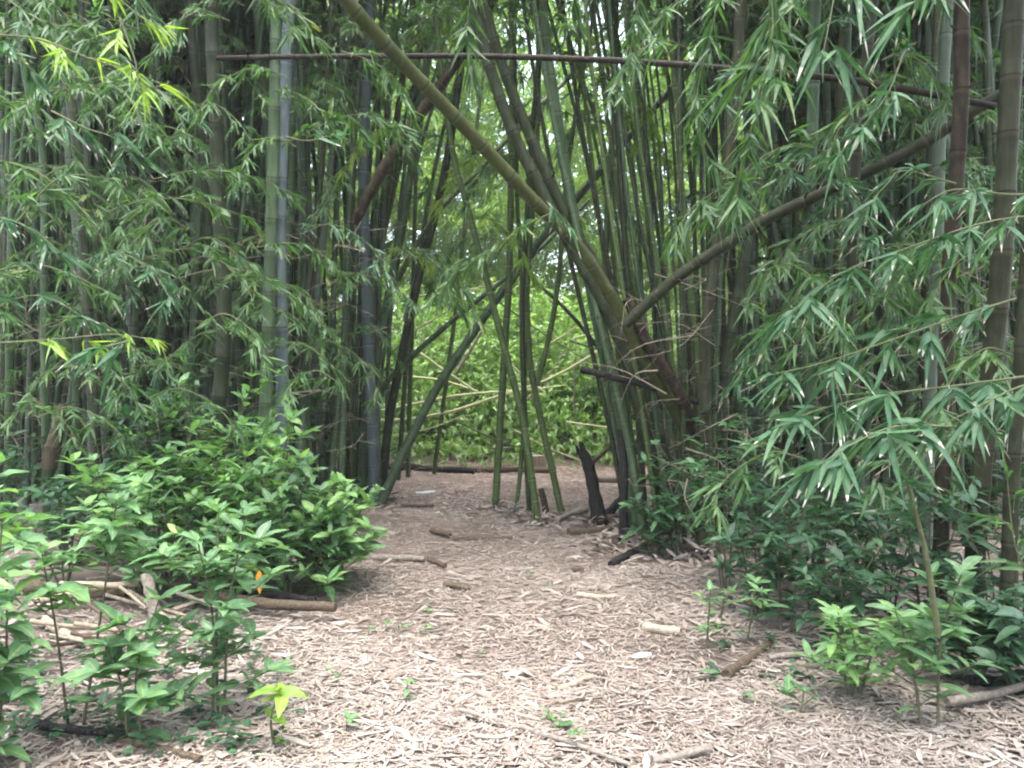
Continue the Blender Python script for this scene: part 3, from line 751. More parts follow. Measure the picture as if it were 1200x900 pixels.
hero([(430, 400, 12), (500, 267, 12.2), (560, 200, 12.4), (600, 157, 12.5), (633, 123, 12.6), (667, 90, 12.8), (720, 30, 13), (770, -40, 13.2)], .09, .06, 'culm_fresh', 'slim green culm slanting right behind the close pair', crown_from=.7, seed=8)
hero([(733, 380, 6.5), (765, 350, 6.4), (800, 320, 6.3), (850, 287, 6.15), (900, 256, 6.0), (960, 228, 5.9), (1030, 195, 5.75), (1100, 157, 5.6), (1140, 130, 5.5), (1195, 95, 5.4), (1280, 30, 5.2)], .095, .075, 'culm_umber', 'cut brownish green pole leaning from the clump fork up to the right edge', 'bamboo pole', seed=9)

# right clump front
hero([on_ground(747, 622), (738, 530, 7.9), (716, 430, 7.8), (692, 330, 7.7), (672, 250, 7.6), (655, 150, 7.5), (640, 50, 7.5), (630, -60, 7.4), (618, -220, 7.4)], .13, .08, 'culm', 'green culm on the left front of the right clump, bowed left', crown_from=.72, seed=10)
hero([on_ground(741, 612), (730, 535, 8.4), (722, 480, 8.4), (714, 430, 8.4), (708, 360, 8.4), (712, 250, 8.4), (720, 100, 8.4), (722, -60, 8.4), (722, -220, 8.4)], .075, .06, 'culm_fresh', 'thin light green culm upright at the left edge of the right clump', crown_from=.72, seed=11)
charred([on_ground(731, 640), (731, 590, 7.25), (730, 540, 7.25), (728, 508, 7.3)], .04, .036, 'charred black broken culm upright at the front of the right clump', 12)
hero([(812, 510, 7.35), (800, 470, 7.1), (778, 430, 7.0), (757, 398, 6.9), (735, 350, 6.85)], .12, .09, 'culm_brown', 'split brown dead culm lodged slanting in the fork of the right clump', 'dead culm', seed=13)
hero([on_ground(822, 655), (828, 540, 6.9), (826, 470, 6.9), (828, 380, 6.8), (838, 300, 6.8), (850, 220, 6.75), (862, 100, 6.7), (870, -30, 6.7), (880, -200, 6.7)], .11, .09, 'culm_umber', 'stout brownish culm upright beside the black leaning stems', crown_from=.75, seed=14)
hero([on_ground(845, 640), (846, 520, 7.1), (851, 430, 7.0), (865, 345, 6.95), (881, 262, 6.9), (893, 180, 6.9), (905, 90, 6.8), (915, 0, 6.8), (930, -150, 6.8)], .11, .085, 'culm_dark', 'near black culm bending up right from beside the stout brownish one', crown_from=.8, seed=15)
hero([on_ground(858, 620), (845, 400, 8.0), (840, 280, 7.9), (834, 200, 7.9), (823, 100, 7.8), (816, -10, 7.8), (808, -150, 7.8)], .07, .06, 'culm_black', 'thin dark brown culm rising straight behind the level fallen culm', crown_from=.8, seed=16)
hero([on_ground(990, 700), (985, 560, 5.8), (996, 350, 5.7), (1005, 160, 5.65), (1018, 50, 5.6), (1030, -60, 5.6), (1040, -200, 5.6)], .075, .065, 'culm_umber', 'slender brownish culm leaning right under the level fallen culm', crown_from=.85, seed=17)
hero([on_ground(1100, 735), (1106, 520, 5.0), (1112, 330, 4.9), (1120, 220, 4.85), (1126, 120, 4.8), (1127, 10, 4.8), (1127, -130, 4.8), (1128, -280, 4.8)], .095, .085, 'culm_brown', 'upright brown culm crossed by the right end of the fallen culm', crown_from=.85, seed=18)
hero([on_ground(1138, 745), (1146, 600, 4.8), (1163, 420, 4.7), (1174, 300, 4.6), (1181, 160, 4.6), (1188, 20, 4.6), (1194, -130, 4.6), (1200, -300, 4.6)], .12, .105, 'culm_umber', 'thickest brownish culm standing upright near the right edge', crown_from=.85, seed=19)
hero([on_ground(1180, 780), (1186, 560, 4.25), (1200, 380, 4.2), (1212, 150, 4.2), (1222, -100, 4.2), (1228, -300, 4.2)], .08, .07, 'culm_umber', 'brownish culm half cut off by the right edge of the view', crown_from=.85, seed=20)
hero([on_ground(1085, 690), (1088, 500, 5.9), (1096, 350, 5.9), (1100, 200, 5.9), (1106, 80, 5.9), (1112, -40, 5.9), (1118, -220, 5.9)], .095, .08, 'culm_pale', 'pale grey-green culm upright just left of the brown one near the right edge', crown_from=.8, seed=21)
hero([on_ground(960, 690), (955, 560, 6.0), (948, 420, 6.0), (946, 280, 6.0), (952, 140, 6.0), (955, 0, 6.0), (960, -200, 6.0)], .10, .085, 'culm', 'green upright culm behind the hanging spray of white tipped leaves', crown_from=.85, seed=22)

rng = np.random.default_rng(77)
for k in range(17):
    bx = 735 + k * 6.4 + rng.uniform(-5, 5); by = rng.uniform(622, 648); d = EYE * F / (by - 450); ln = [.9, .75, .55, .95, .3, .62, .85, .2, .5, .7, .4, .05, .6, .25, .8, -.15, .35, .1, .5, .0][k]
    m = ['culm_dark', 'culm', 'culm_fresh', 'culm', 'culm_dark', 'culm_fresh', 'culm_umber'][k % 7]; w = rng.uniform(.042, .07)
    r = hero([(bx, by, d), (bx - 22 * ln, 520, d - .05), (bx - 52 * ln, 400, d - .1), (bx - 88 * ln, 260, d - .1), (bx - 122 * ln, 100, d - .1), (bx - 150 * ln, -60, d - .1), (bx - 190 * ln, -250, d - .1)], w, w * .6, m, 'dark bamboo culm in the tight bundle at the front of the right clump', crown_from=.8, seed=150 + k)
    r['group'] = 'culms bundled at the front of the right clump'


def dry_tangle(label, seed, pxr, pyr, dr, n):
    rng = np.random.default_rng(seed); g = Geo()
    for k in range(n):
        a = P(rng.uniform(*pxr), rng.uniform(*pyr), rng.uniform(*dr)); az = rng.uniform(0, 6.28); l = rng.uniform(.3, 1.1)
        dv = np.array([math.cos(az), math.sin(az) * .6, rng.uniform(-.6, .5)]) * l
        p = spline([a, a + dv * .5 + rng.normal(0, .06, 3), a + dv - Z * l * .12], 8)
        tube(g, p, np.linspace(rng.uniform(.003, .007), .0015, 8), 4, None, 0, False)
        for j in range(3):
            q = p[2 + j * 2]; e = rng.normal(0, .14, 3); tube(g, np.array([q, q + e * .6, q + e - Z * .02]), np.array([.003, .002, .0012]), 3, None, 0, False)
    tag(link('dry_twigs', g.mesh('dry_twigs', [M['dry_twig']])), label, 'dry twigs', None, 'stuff')


dry_tangle('tangle of bare dry twigs among the right clump stems', 78, (735, 1200), (300, 600), (6.2, 8.5), 170)
dry_tangle('low tangle of dead twigs along the far edge of the clearing', 80, (445, 770), (538, 556), (13.1, 13.9), 120)
dry_tangle('tangle of bare dry twigs among the left clump stems', 79, (-40, 440), (250, 540), (7.2, 9.6), 150)

# centre of the clearing
hero([on_ground(580, 599), (586, 500, 9.3), (592, 400, 9.3), (597, 320, 9.3), (599, 200, 9.3), (600, 90, 9.3), (598, -30, 9.3), (590, -200, 9.3)], .09, .06, 'culm_fresh', 'green culm standing alone, leftmost of those in the clearing', crown_from=.78, seed=30)
hero([on_ground(604, 600), (609, 560, 9.3), (614, 490, 9.3), (614, 400, 9.35), (611, 320, 9.4), (606, 230, 9.4), (604, 100, 9.4), (600, -60, 9.4), (596, -200, 9.4)], .055, .05, 'culm_fresh', 'thin green culm rising between the first and third in the clearing', crown_from=.75, seed=31)
hero([on_ground(631, 614), (614, 500, 8.5), (597, 430, 8.5), (580, 366, 8.5), (563, 299, 8.5), (545, 232, 8.5), (533, 190, 8.5), (520, 110, 8.5), (510, 0, 8.5), (500, -180, 8.5)], .08, .05, 'culm_fresh', 'green culm in the clearing that leans left across its neighbours', crown_from=.72, seed=32)
hero([on_ground(659, 605), (647, 550, 9.0), (633, 487, 9.0), (621, 423, 9.0), (617, 350, 9.0), (620, 290, 9.0), (628, 190, 9.0), (631, 60, 9.0), (632, -60, 9.0), (630, -220, 9.0)], .08, .055, 'culm_fresh', 'green culm in the clearing with its foot bent right', crown_from=.78, seed=33)
hero([on_ground(621, 608), (617, 540, 8.8), (613, 430, 8.8), (612, 350, 8.8), (616, 280, 8.8), (624, 150, 8.8), (640, 0, 8.8), (655, -180, 8.8)], .06, .06, 'culm_dark', 'dark straight culm in the middle of those in the clearing', crown_from=.78, seed=34)
hero([(629, 452, 9.0), (640, 410, 9.05), (650, 360, 9.1), (657, 300, 9.1), (664, 210, 9.2), (680, 100, 9.2), (705, -30, 9.3)], .065, .04, 'culm_fresh', 'thin shoot branching up right from the bent foot culm', crown_from=.6, seed=35)
hero([on_ground(641, 607), (638, 590, 8.85), (634, 573, 8.85)], .075, .07, 'culm_brown', 'short broken bamboo stub standing among the clearing culms', 'stump', 'bamboo_stump', seed=36, inter=.2)
charred([on_ground(704, 613), (697, 580, 8.5), (689, 545, 8.5), (680, 524, 8.5)], .075, .05, 'charred black stump leaning left at the foot of the right clump', 37)
charred([on_ground(712, 602), (726, 588, 8.9), (748, 566, 8.9)], .05, .04, 'black stub leaning right behind the charred stump', 38)

# left clump heroes
hero([on_ground(330, 640), (331, 470, 7.3), (329, 350, 7.2), (328, 258, 7.2), (332, 150, 7.15), (336, 60, 7.1), (340, -20, 7.1), (345, -200, 7.1)], .125, .10, 'culm_blue', 'waxy blue-grey culm upright in the left clump beside the fallen culm', crown_from=.85, seed=40)
hero([on_ground(438, 592), (437, 520, 9.6), (432, 410, 9.5), (428, 300, 9.4), (426, 200, 9.4), (430, 90, 9.3), (436, -20, 9.3), (445, -200, 9.3)], .145, .11, 'culm_blue', 'waxy blue-grey culm at the path side of the left clump', crown_from=.8, seed=41)
hero([on_ground(240, 655), (262, 400, 6.7), (258, 260, 6.7), (252, 120, 6.7), (247, 10, 6.7), (243, -120, 6.7), (240, -260, 6.7)], .13, .115, 'culm_dark', 'stoutest dark culm of the left clump, left of the blue one', crown_from=.85, seed=42)
hero([on_ground(305, 645), (314, 400, 7.1), (318, 250, 7.1), (322, 120, 7.1), (324, 0, 7.1), (328, -200, 7.1)], .12, .10, 'culm', 'slimmer green culm upright immediately left of the blue one', crown_from=.85, seed=43)
hero([on_ground(120, 660), (105, 400, 6.6), (92, 190, 6.6), (78, 90, 6.6), (62, 20, 6.6), (40, -80, 6.6), (10, -200, 6.6)], .09, .08, 'culm_dark', 'dark culm bending to the left at the far left of the left clump', crown_from=.85, seed=44)
hero([on_ground(55, 640), (52, 400, 7.2), (50, 180, 7.2), (30, 90, 7.2), (20, -10, 7.2), (5, -180, 7.2)], .07, .06, 'culm', 'slim green culm leaning left behind leaves at the left edge', crown_from=.85, seed=45)
hero([on_ground(447, 586), (455, 500, 10.1), (472, 410, 10.0), (492, 320, 9.9), (513, 240, 9.9), (530, 150, 9.8), (548, 20, 9.8), (565, -120, 9.8)], .12, .08, 'culm_dark', 'dark culm bowed right over the path from the left clump', crown_from=.75, seed=46)
hero([on_ground(425, 590), (428, 500, 9.9), (446, 400, 9.8), (470, 270, 9.8), (490, 150, 9.7), (505, 30, 9.7), (520, -120, 9.7)], .13, .09, 'culm', 'green culm bowed right at the path edge of the left clump', crown_from=.78, seed=47)
hero([(57, 548, 6.9), (66, 510, 6.9), (77, 474, 6.9)], .14, .10, 'culm_brown', 'brown broken stump leaning right in the dark left undergrowth', 'stump', 'bamboo_stump', seed=48, inter=.25)

# fan of culms leaning out of both clumps over the path
fan_r = [(640, 0, 8.6), (662, 30, 9.2), (688, -10, 8.2), (700, 10, 9.6), (715, 0, 8.4), (733, 10, 9.0), (745, -5, 8.1), (760, 0, 9.4), (775, 10, 8.6), (790, -5, 9.8), (800, 0, 8.2), (812, 0, 9.2), (830, 0, 8.8), (848, 0, 9.5), (865, 0, 8.5), (884, 0, 9.2), (655, 10, 10.4), (675, 0, 10.8), (705, 0, 10.5), (735, 0, 11.0), (770, 0, 10.6), (785, 0, 11.2), (752, 0, 11.6), (820, 0, 8.7), (840, 0, 10.4)]
rng = np.random.default_rng(61)
for k, (tx, ty, d) in enumerate(fan_r):
    bx = 745 + (tx - 640) * .42 + rng.uniform(-14, 22); by = 450 + EYE * F / d
    m = ['culm', 'culm_fresh', 'culm_pale', 'culm_fresh', 'culm'][k % 5]
    bow = rng.uniform(.25, .5) * (bx - tx)
    w = rng.uniform(.036, .06)
    r = hero([(bx, by, d), (bx - (bx - tx) * .2 + rng.uniform(-4, 4), by - (by - ty) * .35, d), (bx - (bx - tx) * .52 + rng.uniform(-6, 6), by - (by - ty) * .68, d), (tx, ty, d), (tx - (bx - tx) * .45, ty - 170, d), (tx - (bx - tx) * 1.0, ty - 300, d)], w, w * .6, m, 'slender bamboo culm fanning up and left from the back of the right clump', crown_from=.72, seed=70 + k, nb=3)
    r['group'] = 'culms fanning out of the right clump'
fan_l = [(452, 0, 10.6), (470, 0, 11.2), (486, 0, 10.2), (500, 0, 11.6), (518, 0, 10.8), (533, 0, 11.4), (560, 0, 12.2), (440, 0, 11.8), (425, 0, 10.4), (412, 0, 11.0), (398, 0, 9.9), (380, 0, 10.6), (365, 0, 9.6), (462, 0, 10.0), (478, 0, 10.9), (492, 0, 11.9), (508, 0, 10.4), (525, 0, 12.1), (545, 0, 11.0), (432, 0, 11.3), (446, 0, 9.9)]
for k, (tx, ty, d) in enumerate(fan_l):
    bx = 425 - (tx - 440) * -.22 + rng.uniform(-25, 15); by = 450 + EYE * F / d
    m = ['culm', 'culm_fresh', 'culm_olive', 'culm_pale', 'culm_dark'][k % 5]; w = rng.uniform(.045, .08)
    r = hero([(bx, by, d), (bx + (tx - bx) * .15 + rng.uniform(-4, 4), by - (by - ty) * .35, d), (bx + (tx - bx) * .5, by - (by - ty) * .68, d), (tx, ty, d), (tx + (tx - bx) * .4, ty - 170, d), (tx + (tx - bx) * .9, ty - 300, d)], w, w * .6, m, 'slender bamboo culm leaning right from the back of the left clump', crown_from=.74, seed=100 + k, nb=3)
    r['group'] = 'culms leaning out of the left clump'


# ---- dry broken pieces inside the right clump and pale arching shoots behind the clearing
def stick(pts, r0, r1, mat, label, cat='stick', name='fallen_stick', sides=9, knots=True, seed=0, world=None, joint=False):
    rng = np.random.default_rng(3000 + seed)
    w = np.array(world if world is not None else [P(*p) for p in pts]); base = w[0].copy(); w = w - base
    g = Geo(); p = spline(list(w), 16)
    if joint:
        culm(g, list(w), r0, r1, .5, sides, rng)
    else:
        p = p + np.cumsum(rng.normal(0, r0 * .09, p.shape), 0) - np.linspace(0, 1, 16)[:, None] * 0; rr = np.linspace(r0, r1, 16) * rng.uniform(.92, 1.06, 16)
        tube(g, p, rr, sides, None, 0, True)
    return tag(link(name, g.mesh(name, [M[mat]]), None, base), label, cat)


def lying(a, b, r, mat, label, cat='stick', name='fallen_stick', lift=0.0, seed=0, joint=False, bend=.02, lift2=None):
    A, B = G(*a), G(*b); A[2] += r * .45 + .01 + lift; B[2] += r * .45 + .01 + (lift if lift2 is None else lift2)
    rng = np.random.default_rng(seed + 9); m = (A + B) / 2 + rng.normal(0, bend, 3) * np.array([1, 1, .3]) * min(1.5, np.linalg.norm(B - A) / 1.2)
    return stick(None, r, r * .8, mat, label, cat, name, 9, True, seed, [A, m, B], joint)


stick([(680, 433, 6.9), (715, 441, 6.9), (750, 449, 7.1), (800, 466, 7.3), (850, 480, 7.5)], .035, .03, 'char', 'short black broken branch poking left out of the right clump', 'branch', 'dead_branch', seed=1)
stick([(440, 493, 13.0), (472, 492, 13), (530, 481, 13), (580, 465, 13), (640, 445, 13), (700, 412, 13), (740, 380, 13)], .035, .018, 'pale_twig', 'pale arching shoot rising to the right across the thicket', 'shoot', 'arching_shoot', seed=2)
stick([(430, 485, 13.4), (480, 475, 13.4), (540, 463, 13.4), (620, 457, 13.4), (660, 452, 13.4)], .03, .015, 'pale_twig', 'pale straight shoot lying level above the arching one in the thicket', 'shoot', 'arching_shoot', seed=3)
stick([(470, 398, 13.6), (500, 420, 13.6), (555, 458, 13.6)], .03, .02, 'pale_twig', 'pale stick slanting down right in the thicket', 'stick', 'dead_branch', seed=4)
stick([(455, 442, 13.9), (510, 445, 13.9), (560, 460, 14)], .028, .018, 'pale_twig', 'pale stick lying nearly level at the left of the thicket', 'stick', 'dead_branch', seed=5)
stick([(533, 440, 13.8), (560, 395, 13.8), (575, 360, 13.8)], .03, .018, 'deadgrey', 'grey stick standing at a slant in the thicket', 'stick', 'dead_branch', seed=6)
stick([(705, 412, 12), (665, 365, 12), (625, 330, 12)], .035, .025, 'culm_dark', 'thin dark stem slanting left behind the bowed culms', 'stick', 'dead_branch', seed=7)
stick([(690, 545, 10.5), (715, 520, 10.5), (745, 480, 10.5)], .03, .02, 'dead', 'dark thin branch rising right behind the charred stump', 'branch', 'dead_branch', seed=8)
hero([on_ground(478, 560), (480, 470, 12.6), (483, 380, 12.6), (486, 260, 12.6), (490, 120, 12.6), (492, -60, 12.6)], .08, .05, 'culm_fresh', 'thin upright culm beyond the left end of the clearing', crown_from=.6, seed=60)
hero([on_ground(508, 556), (520, 470, 13), (532, 380, 13), (540, 310, 13), (552, 200, 13), (570, 60, 13), (590, -100, 13)], .075, .045, 'culm_fresh', 'thin dark green culm tilted right at the back of the clearing', crown_from=.6, seed=62)

rng = np.random.default_rng(95)
for k in range(18):
    px, py, d = rng.uniform(440, 740), rng.uniform(330, 520), rng.uniform(12.4, 14.5); l = rng.uniform(60, 170); an = rng.uniform(-2.6, -.5) if k % 2 else rng.choice([-.25, .2, .5]) + rng.normal(0, .15)
    o_ = stick([(px, py, d), (px + l * .5 * math.cos(an), py + l * .5 * math.sin(an) + 4, d), (px + l * math.cos(an), py + l * math.sin(an), d)], rng.uniform(.012, .024), .008, ['pale_twig', 'deadgrey', 'culm_fresh', 'pale_twig'][k % 4], 'thin stem crossing the thicket behind the clearing', 'stem', 'thin_stem', seed=400 + k)
    o_['group'] = 'thin stems crossing the thicket'
# sticks on the ground
lying((538, 836), (740, 905), .012, 'deadgrey', 'long split bamboo strip lying in the path at the bottom', 'bamboo strip', 'split_bamboo', seed=11)
lying((546, 846), (735, 908), .008, 'char', 'thin dark stick lying along the long split strip', seed=12)
lying((755, 741), (798, 749), .03, 'strawwood', 'short pale cut bamboo piece lying right of the path centre', 'bamboo piece', 'cut_bamboo', seed=13, joint=True)
lying((852, 794), (903, 757), .028, 'dead', 'dark weathered stick lying by the right saplings', 'stick', seed=14)
lying((652, 812), (695, 797), .016, 'strawwood', 'curled tan bamboo sheath lying in mid path', 'bamboo sheath', 'bamboo_sheath', seed=15)
lying((765, 900), (835, 893), .018, 'deadgrey', 'grey log end at the bottom edge of the path', 'log', 'log', seed=16)
lying((676, 703), (720, 707), .02, 'strawwood', 'pale stick lying level in the right half of the path', seed=17)
lying((668, 691), (702, 694), .018, 'deadgrey', 'grey stick just behind the pale level one', seed=18)
lying((506, 625), (528, 632), .026, 'dead', 'dark stub lying left of the clearing culms', seed=19)
lying((530, 634), (600, 633), .022, 'dead', 'thin brown stick trailing right of the dark stub', seed=20)
lying((437, 658), (496, 661), .03, 'deadgrey', 'grey log lying at the left side of the path', 'log', 'log', seed=21)
lying((502, 660), (522, 668), .025, 'dead', 'dark chunk of wood just right of the grey log', 'wood chunk', 'log', seed=22)
lying((524, 676), (556, 683), .02, 'deadgrey', 'pale grey stick lying below the dark wood chunk', seed=23)
lying((520, 690), (549, 694), .02, 'dead', 'short dark twig lying below the pale grey stick', 'twig', seed=24)
lying((666, 626), (730, 621), .045, 'dead', 'dark log lying at the foot of the right clump', 'log', 'log', seed=25)
lying((648, 614), (690, 600), .035, 'deadgrey', 'grey root like stick beside the charred stump', seed=26)
lying((716, 664), (765, 646), .035, 'char', 'black stick slanting beside the charred upright culm', seed=27, lift2=.05)
lying((215, 714), (396, 731), .038, 'dead', 'long dark log under the left bush', 'log', 'log', seed=28, lift=.06)
lying((230, 706), (366, 718), .032, 'char', 'blackened log lying behind the long dark one', 'log', 'log', seed=29, lift=.05)
lying((45, 742), (182, 702), .022, 'strawwood', 'pale split bamboo piece, long one on the left heap', 'bamboo piece', 'split_bamboo', seed=30, lift=.1, joint=True)
lying((52, 748), (98, 768), .03, 'strawwood', 'short pale bamboo piece in front of the left heap', 'bamboo piece', 'cut_bamboo', seed=31, lift=.02, joint=True)
lying((60, 700), (190, 692), .03, 'deadgrey', 'grey stick across the back of the left heap', seed=32, lift=.12)
lying((70, 730), (160, 722), .025, 'strawwood', 'thin pale stick lying in the middle of the left heap', seed=33, lift=.14)
lying((30, 716), (150, 712), .05, 'dead', 'dark log under the sticks of the left heap', 'log', 'log', seed=34, lift=.02)
stick([(183, 728, 4.9), (178, 700, 4.95), (172, 672, 5.0)], .042, .035, 'deadgrey', 'pale upright bark piece leaning on the left heap', 'bark', 'bark_piece', seed=35)
lying((40, 858), (150, 875), .02, 'char', 'black branch lying at the bottom left, near end', 'branch', 'dead_branch', seed=36, lift=.02)
lying((140, 872), (232, 898), .018, 'dead', 'dark branch lying at the bottom left, right of the black one', 'branch', 'dead_branch', seed=37)
lying((1110, 832), (1215, 815), .022, 'deadgrey', 'grey stick lying at the bottom right corner', seed=38, lift=.03)
lying((1130, 802), (1215, 812), .028, 'char', 'dark stick lying behind the grey one at the right corner', seed=39)
lying((900, 775), (955, 772), .018, 'deadgrey', 'thin grey stick between the right saplings', seed=40)
stick([(1020, 735, 4.6), (1000, 705, 4.9), (978, 682, 5.3)], .03, .02, 'deadgrey', 'grey dead branch propped behind the right sapling', 'branch', 'dead_branch', seed=41)
lying((470, 592), (507, 595), .02, 'dead', 'dark twig at the left edge of the clearing', 'twig', seed=42)
lying((455, 553), (560, 556), .07, 'char', 'blackened log at the far edge of the clearing', 'log', 'log', seed=43)
lying((545, 552), (650, 557), .06, 'dead', 'dark log lying right of the blackened one at the far edge', 'log', 'log', seed=44)
lying((690, 566), (775, 562), .06, 'deadgrey', 'grey pole lying behind the charred stump', 'pole', 'log', seed=45)
lying((440, 540), (600, 541), .03, 'deadgrey', 'thin pale pole lying above the blackened log', 'pole', 'fallen_stick', seed=46, lift=.25)
lying((1060, 770), (1120, 748), .03, 'dead', 'dark stick lying under the right sapling pair', seed=47)


rng = np.random.default_rng(91)
for k in range(26):
    a = (rng.uniform(30, 230), rng.uniform(690, 775)); l = rng.uniform(25, 110); an = rng.normal(0, .5)
    o_ = lying(a, (a[0] + l * math.cos(an), a[1] + l * math.sin(an) * .4), rng.uniform(.006, .016), ['strawwood', 'deadgrey', 'strawwood', 'dead'][k % 4], 'thin dry stick among those heaped on the left', lift=rng.uniform(0, .14), lift2=rng.uniform(0, .1), seed=300 + k)
    o_['group'] = 'thin sticks heaped on the left'
for k in range(26):
    a = (rng.uniform(330, 1180), rng.uniform(610, 890)); l = rng.uniform(20, 90); an = rng.normal(0, .6)
    o_ = lying(a, (a[0] + l * math.cos(an), a[1] + l * math.sin(an) * .4), rng.uniform(.004, .009), ['deadgrey', 'dead', 'strawwood'][k % 3], 'thin dry twig lying loose on the leaf litter', 'twig', 'fallen_twig', seed=340 + k)
    o_['group'] = 'thin twigs on the litter'


def lump(px, py, s, mat, label, cat, name, seed, box=False):
    import bmesh
    rng = np.random.default_rng(seed); bm = bmesh.new()
    if box:
        bmesh.ops.create_cube(bm, size=1)
        bmesh.ops.bevel(bm, geom=bm.edges[:], offset=.04, segments=2, affect='EDGES')
    else:
        bmesh.ops.create_icosphere(bm, subdivisions=3, radius=.5)
    for v in bm.verts:
        v.co = [float(c * k) for c, k in zip(v.co, s)]
        if not box:
            n = .16 * math.sin(v.co.x * 31 + seed) + .14 * math.sin(v.co.y * 27 + 2) + .12 * math.sin(v.co.z * 35)
            v.co *= 1 + n
    me = bpy.data.meshes.new(name); bm.to_mesh(me); bm.free(); me.materials.append(M[mat])
    if not box:
        for f in me.polygons: f.use_smooth = True
    q = G(px, py); q[2] += s[2] * (.5 if box else .35)
    o = link(name, me, None, q); o.rotation_euler = (0, .03 * box, rng.uniform(.2, .9)); tag(o, label, cat); return o


lump(628, 553, (.27, .22, .29), 'cutwood', 'pale tan cut block standing at the far edge of the clearing', 'wood block', 'wood_block', 5, True)
lump(678, 666, (.10, .09, .045), 'dead', 'brown clod of wood lying in the path before the clump', 'clod', 'clod', 3)
lump(497, 578, (.28, .20, .02), 'scrap', 'bluish plastic scrap lying in the clearing', 'scrap', 'plastic_scrap', 4)
lump(750, 769, (.12, .07, .008), 'scrap', 'small bluish plastic scrap lying by the cut bamboo piece', 'scrap', 'plastic_scrap', 6)

# ---- shrubs and saplings
q = G
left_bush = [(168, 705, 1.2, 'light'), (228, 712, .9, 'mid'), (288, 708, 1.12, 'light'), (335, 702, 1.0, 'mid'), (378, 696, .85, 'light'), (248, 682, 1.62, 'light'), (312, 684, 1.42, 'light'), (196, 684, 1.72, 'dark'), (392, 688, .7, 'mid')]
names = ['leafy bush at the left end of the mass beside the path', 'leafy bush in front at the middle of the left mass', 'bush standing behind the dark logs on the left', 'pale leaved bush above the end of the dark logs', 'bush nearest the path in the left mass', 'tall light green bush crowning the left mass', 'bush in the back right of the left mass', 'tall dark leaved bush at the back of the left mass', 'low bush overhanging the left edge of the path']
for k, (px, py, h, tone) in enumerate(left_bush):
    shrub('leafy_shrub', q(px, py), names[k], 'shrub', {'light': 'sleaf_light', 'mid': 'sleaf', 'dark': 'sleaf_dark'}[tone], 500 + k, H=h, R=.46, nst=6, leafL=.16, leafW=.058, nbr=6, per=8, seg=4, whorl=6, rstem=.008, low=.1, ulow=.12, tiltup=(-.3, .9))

shrub('sapling', q(255, 842), 'slim sapling with whorled leaves in front of the left bush', 'sapling', 'sleaf', 520, H=.95, R=.3, nst=3, leafL=.155, leafW=.055, nbr=6, per=8, seg=5, whorl=6, low=.1, ulow=.12)
shrub('sapling', q(158, 872), 'small bright sapling at the bottom left before the log heap', 'sapling', 'sleaf', 521, H=.62, R=.24, nst=2, leafL=.15, leafW=.06, nbr=5, per=7, seg=5, whorl=7, low=.1, ulow=.15)
shrub('sapling', q(322, 872), 'yellow-green seedling with five drooping leaves at the path edge', 'sapling', 'bleaf_young', 522, H=.24, R=.1, nst=1, leafL=.15, leafW=.065, nbr=1, per=3, seg=5, whorl=5, droop=(.3, .7))
shrub('sapling', q(1000, 812), 'bright green bushy sapling right of the path', 'sapling', 'sleaf_light', 523, H=.42, R=.26, nst=4, leafL=.14, leafW=.042, nbr=4, per=6, seg=5, whorl=6)
shrub('sapling', q(1090, 848), 'sapling with long glossy leaves at the bottom right', 'sapling', 'sleaf', 524, H=.75, R=.24, nst=2, leafL=.16, leafW=.05, nbr=5, per=7, seg=5, whorl=5)
shrub('sapling', q(875, 756), 'small sapling at the right edge of the path', 'sapling', 'sleaf', 525, H=.36, R=.2, nst=1, leafL=.14, leafW=.045, nbr=3, per=4, seg=4, whorl=6)
shrub('sapling', q(828, 765), 'thin pale seedling left of the small right sapling', 'sapling', 'sleaf_light', 526, H=.36, R=.08, nst=1, leafL=.09, leafW=.035, nbr=2, per=5, seg=4, whorl=4)
shrub('sapling', q(920, 740), 'sapling with drooping leaves behind the bright bushy one', 'sapling', 'sleaf_dark', 527, H=.85, R=.25, nst=2, leafL=.15, leafW=.05, nbr=4, per=7, seg=4, whorl=6, droop=(.2, .6))
shrub('sapling', q(935, 835), 'low seedling with a few leaves beside the path on the right', 'sapling', 'sleaf', 528, H=.1, R=.12, nst=1, leafL=.11, leafW=.045, nbr=2, per=2, seg=4, whorl=4)
right_bush = [(792, 655, 1.2, .33), (850, 690, 1.25, .4), (905, 690, 1.1, .38), (955, 715, .95, .36), (1040, 720, 1.0, .4), (1085, 745, .85, .36), (1165, 760, 1.1, .4), (1195, 740, 1.4, .4), (765, 655, .62, .2), (870, 655, 1.2, .4), (1010, 690, 1.1, .4)]
names = ['dark leaved shrub at the foot of the right clump', 'dark shrub in front of the stout brownish culm', 'dark shrub under the hanging white tipped spray', 'dark low shrub behind the drooping sapling', 'dark shrub behind the bright bushy sapling', 'dark shrub around the foot of the brown culm', 'dark shrub at the foot of the thickest culm', 'tall dark shrub at the right edge of the view', 'small dark shrub hanging beside the charred culm', 'tall dark shrub deep in the right clump', 'dark shrub deep behind the propped dead branch']
for k, (px, py, h, R) in enumerate(right_bush):
    shrub('dark_shrub', q(px, py), names[k], 'shrub', 'sleaf_mid' if k in (0, 1, 3, 8) else 'sleaf_dark', 540 + k, H=h * (1.15 if k % 2 else .9), R=R, nst=4, leafL=.155, leafW=.052, nbr=4, per=6, seg=4, whorl=6, droop=(.1, .55), low=.15, tiltup=(-.4, .7))
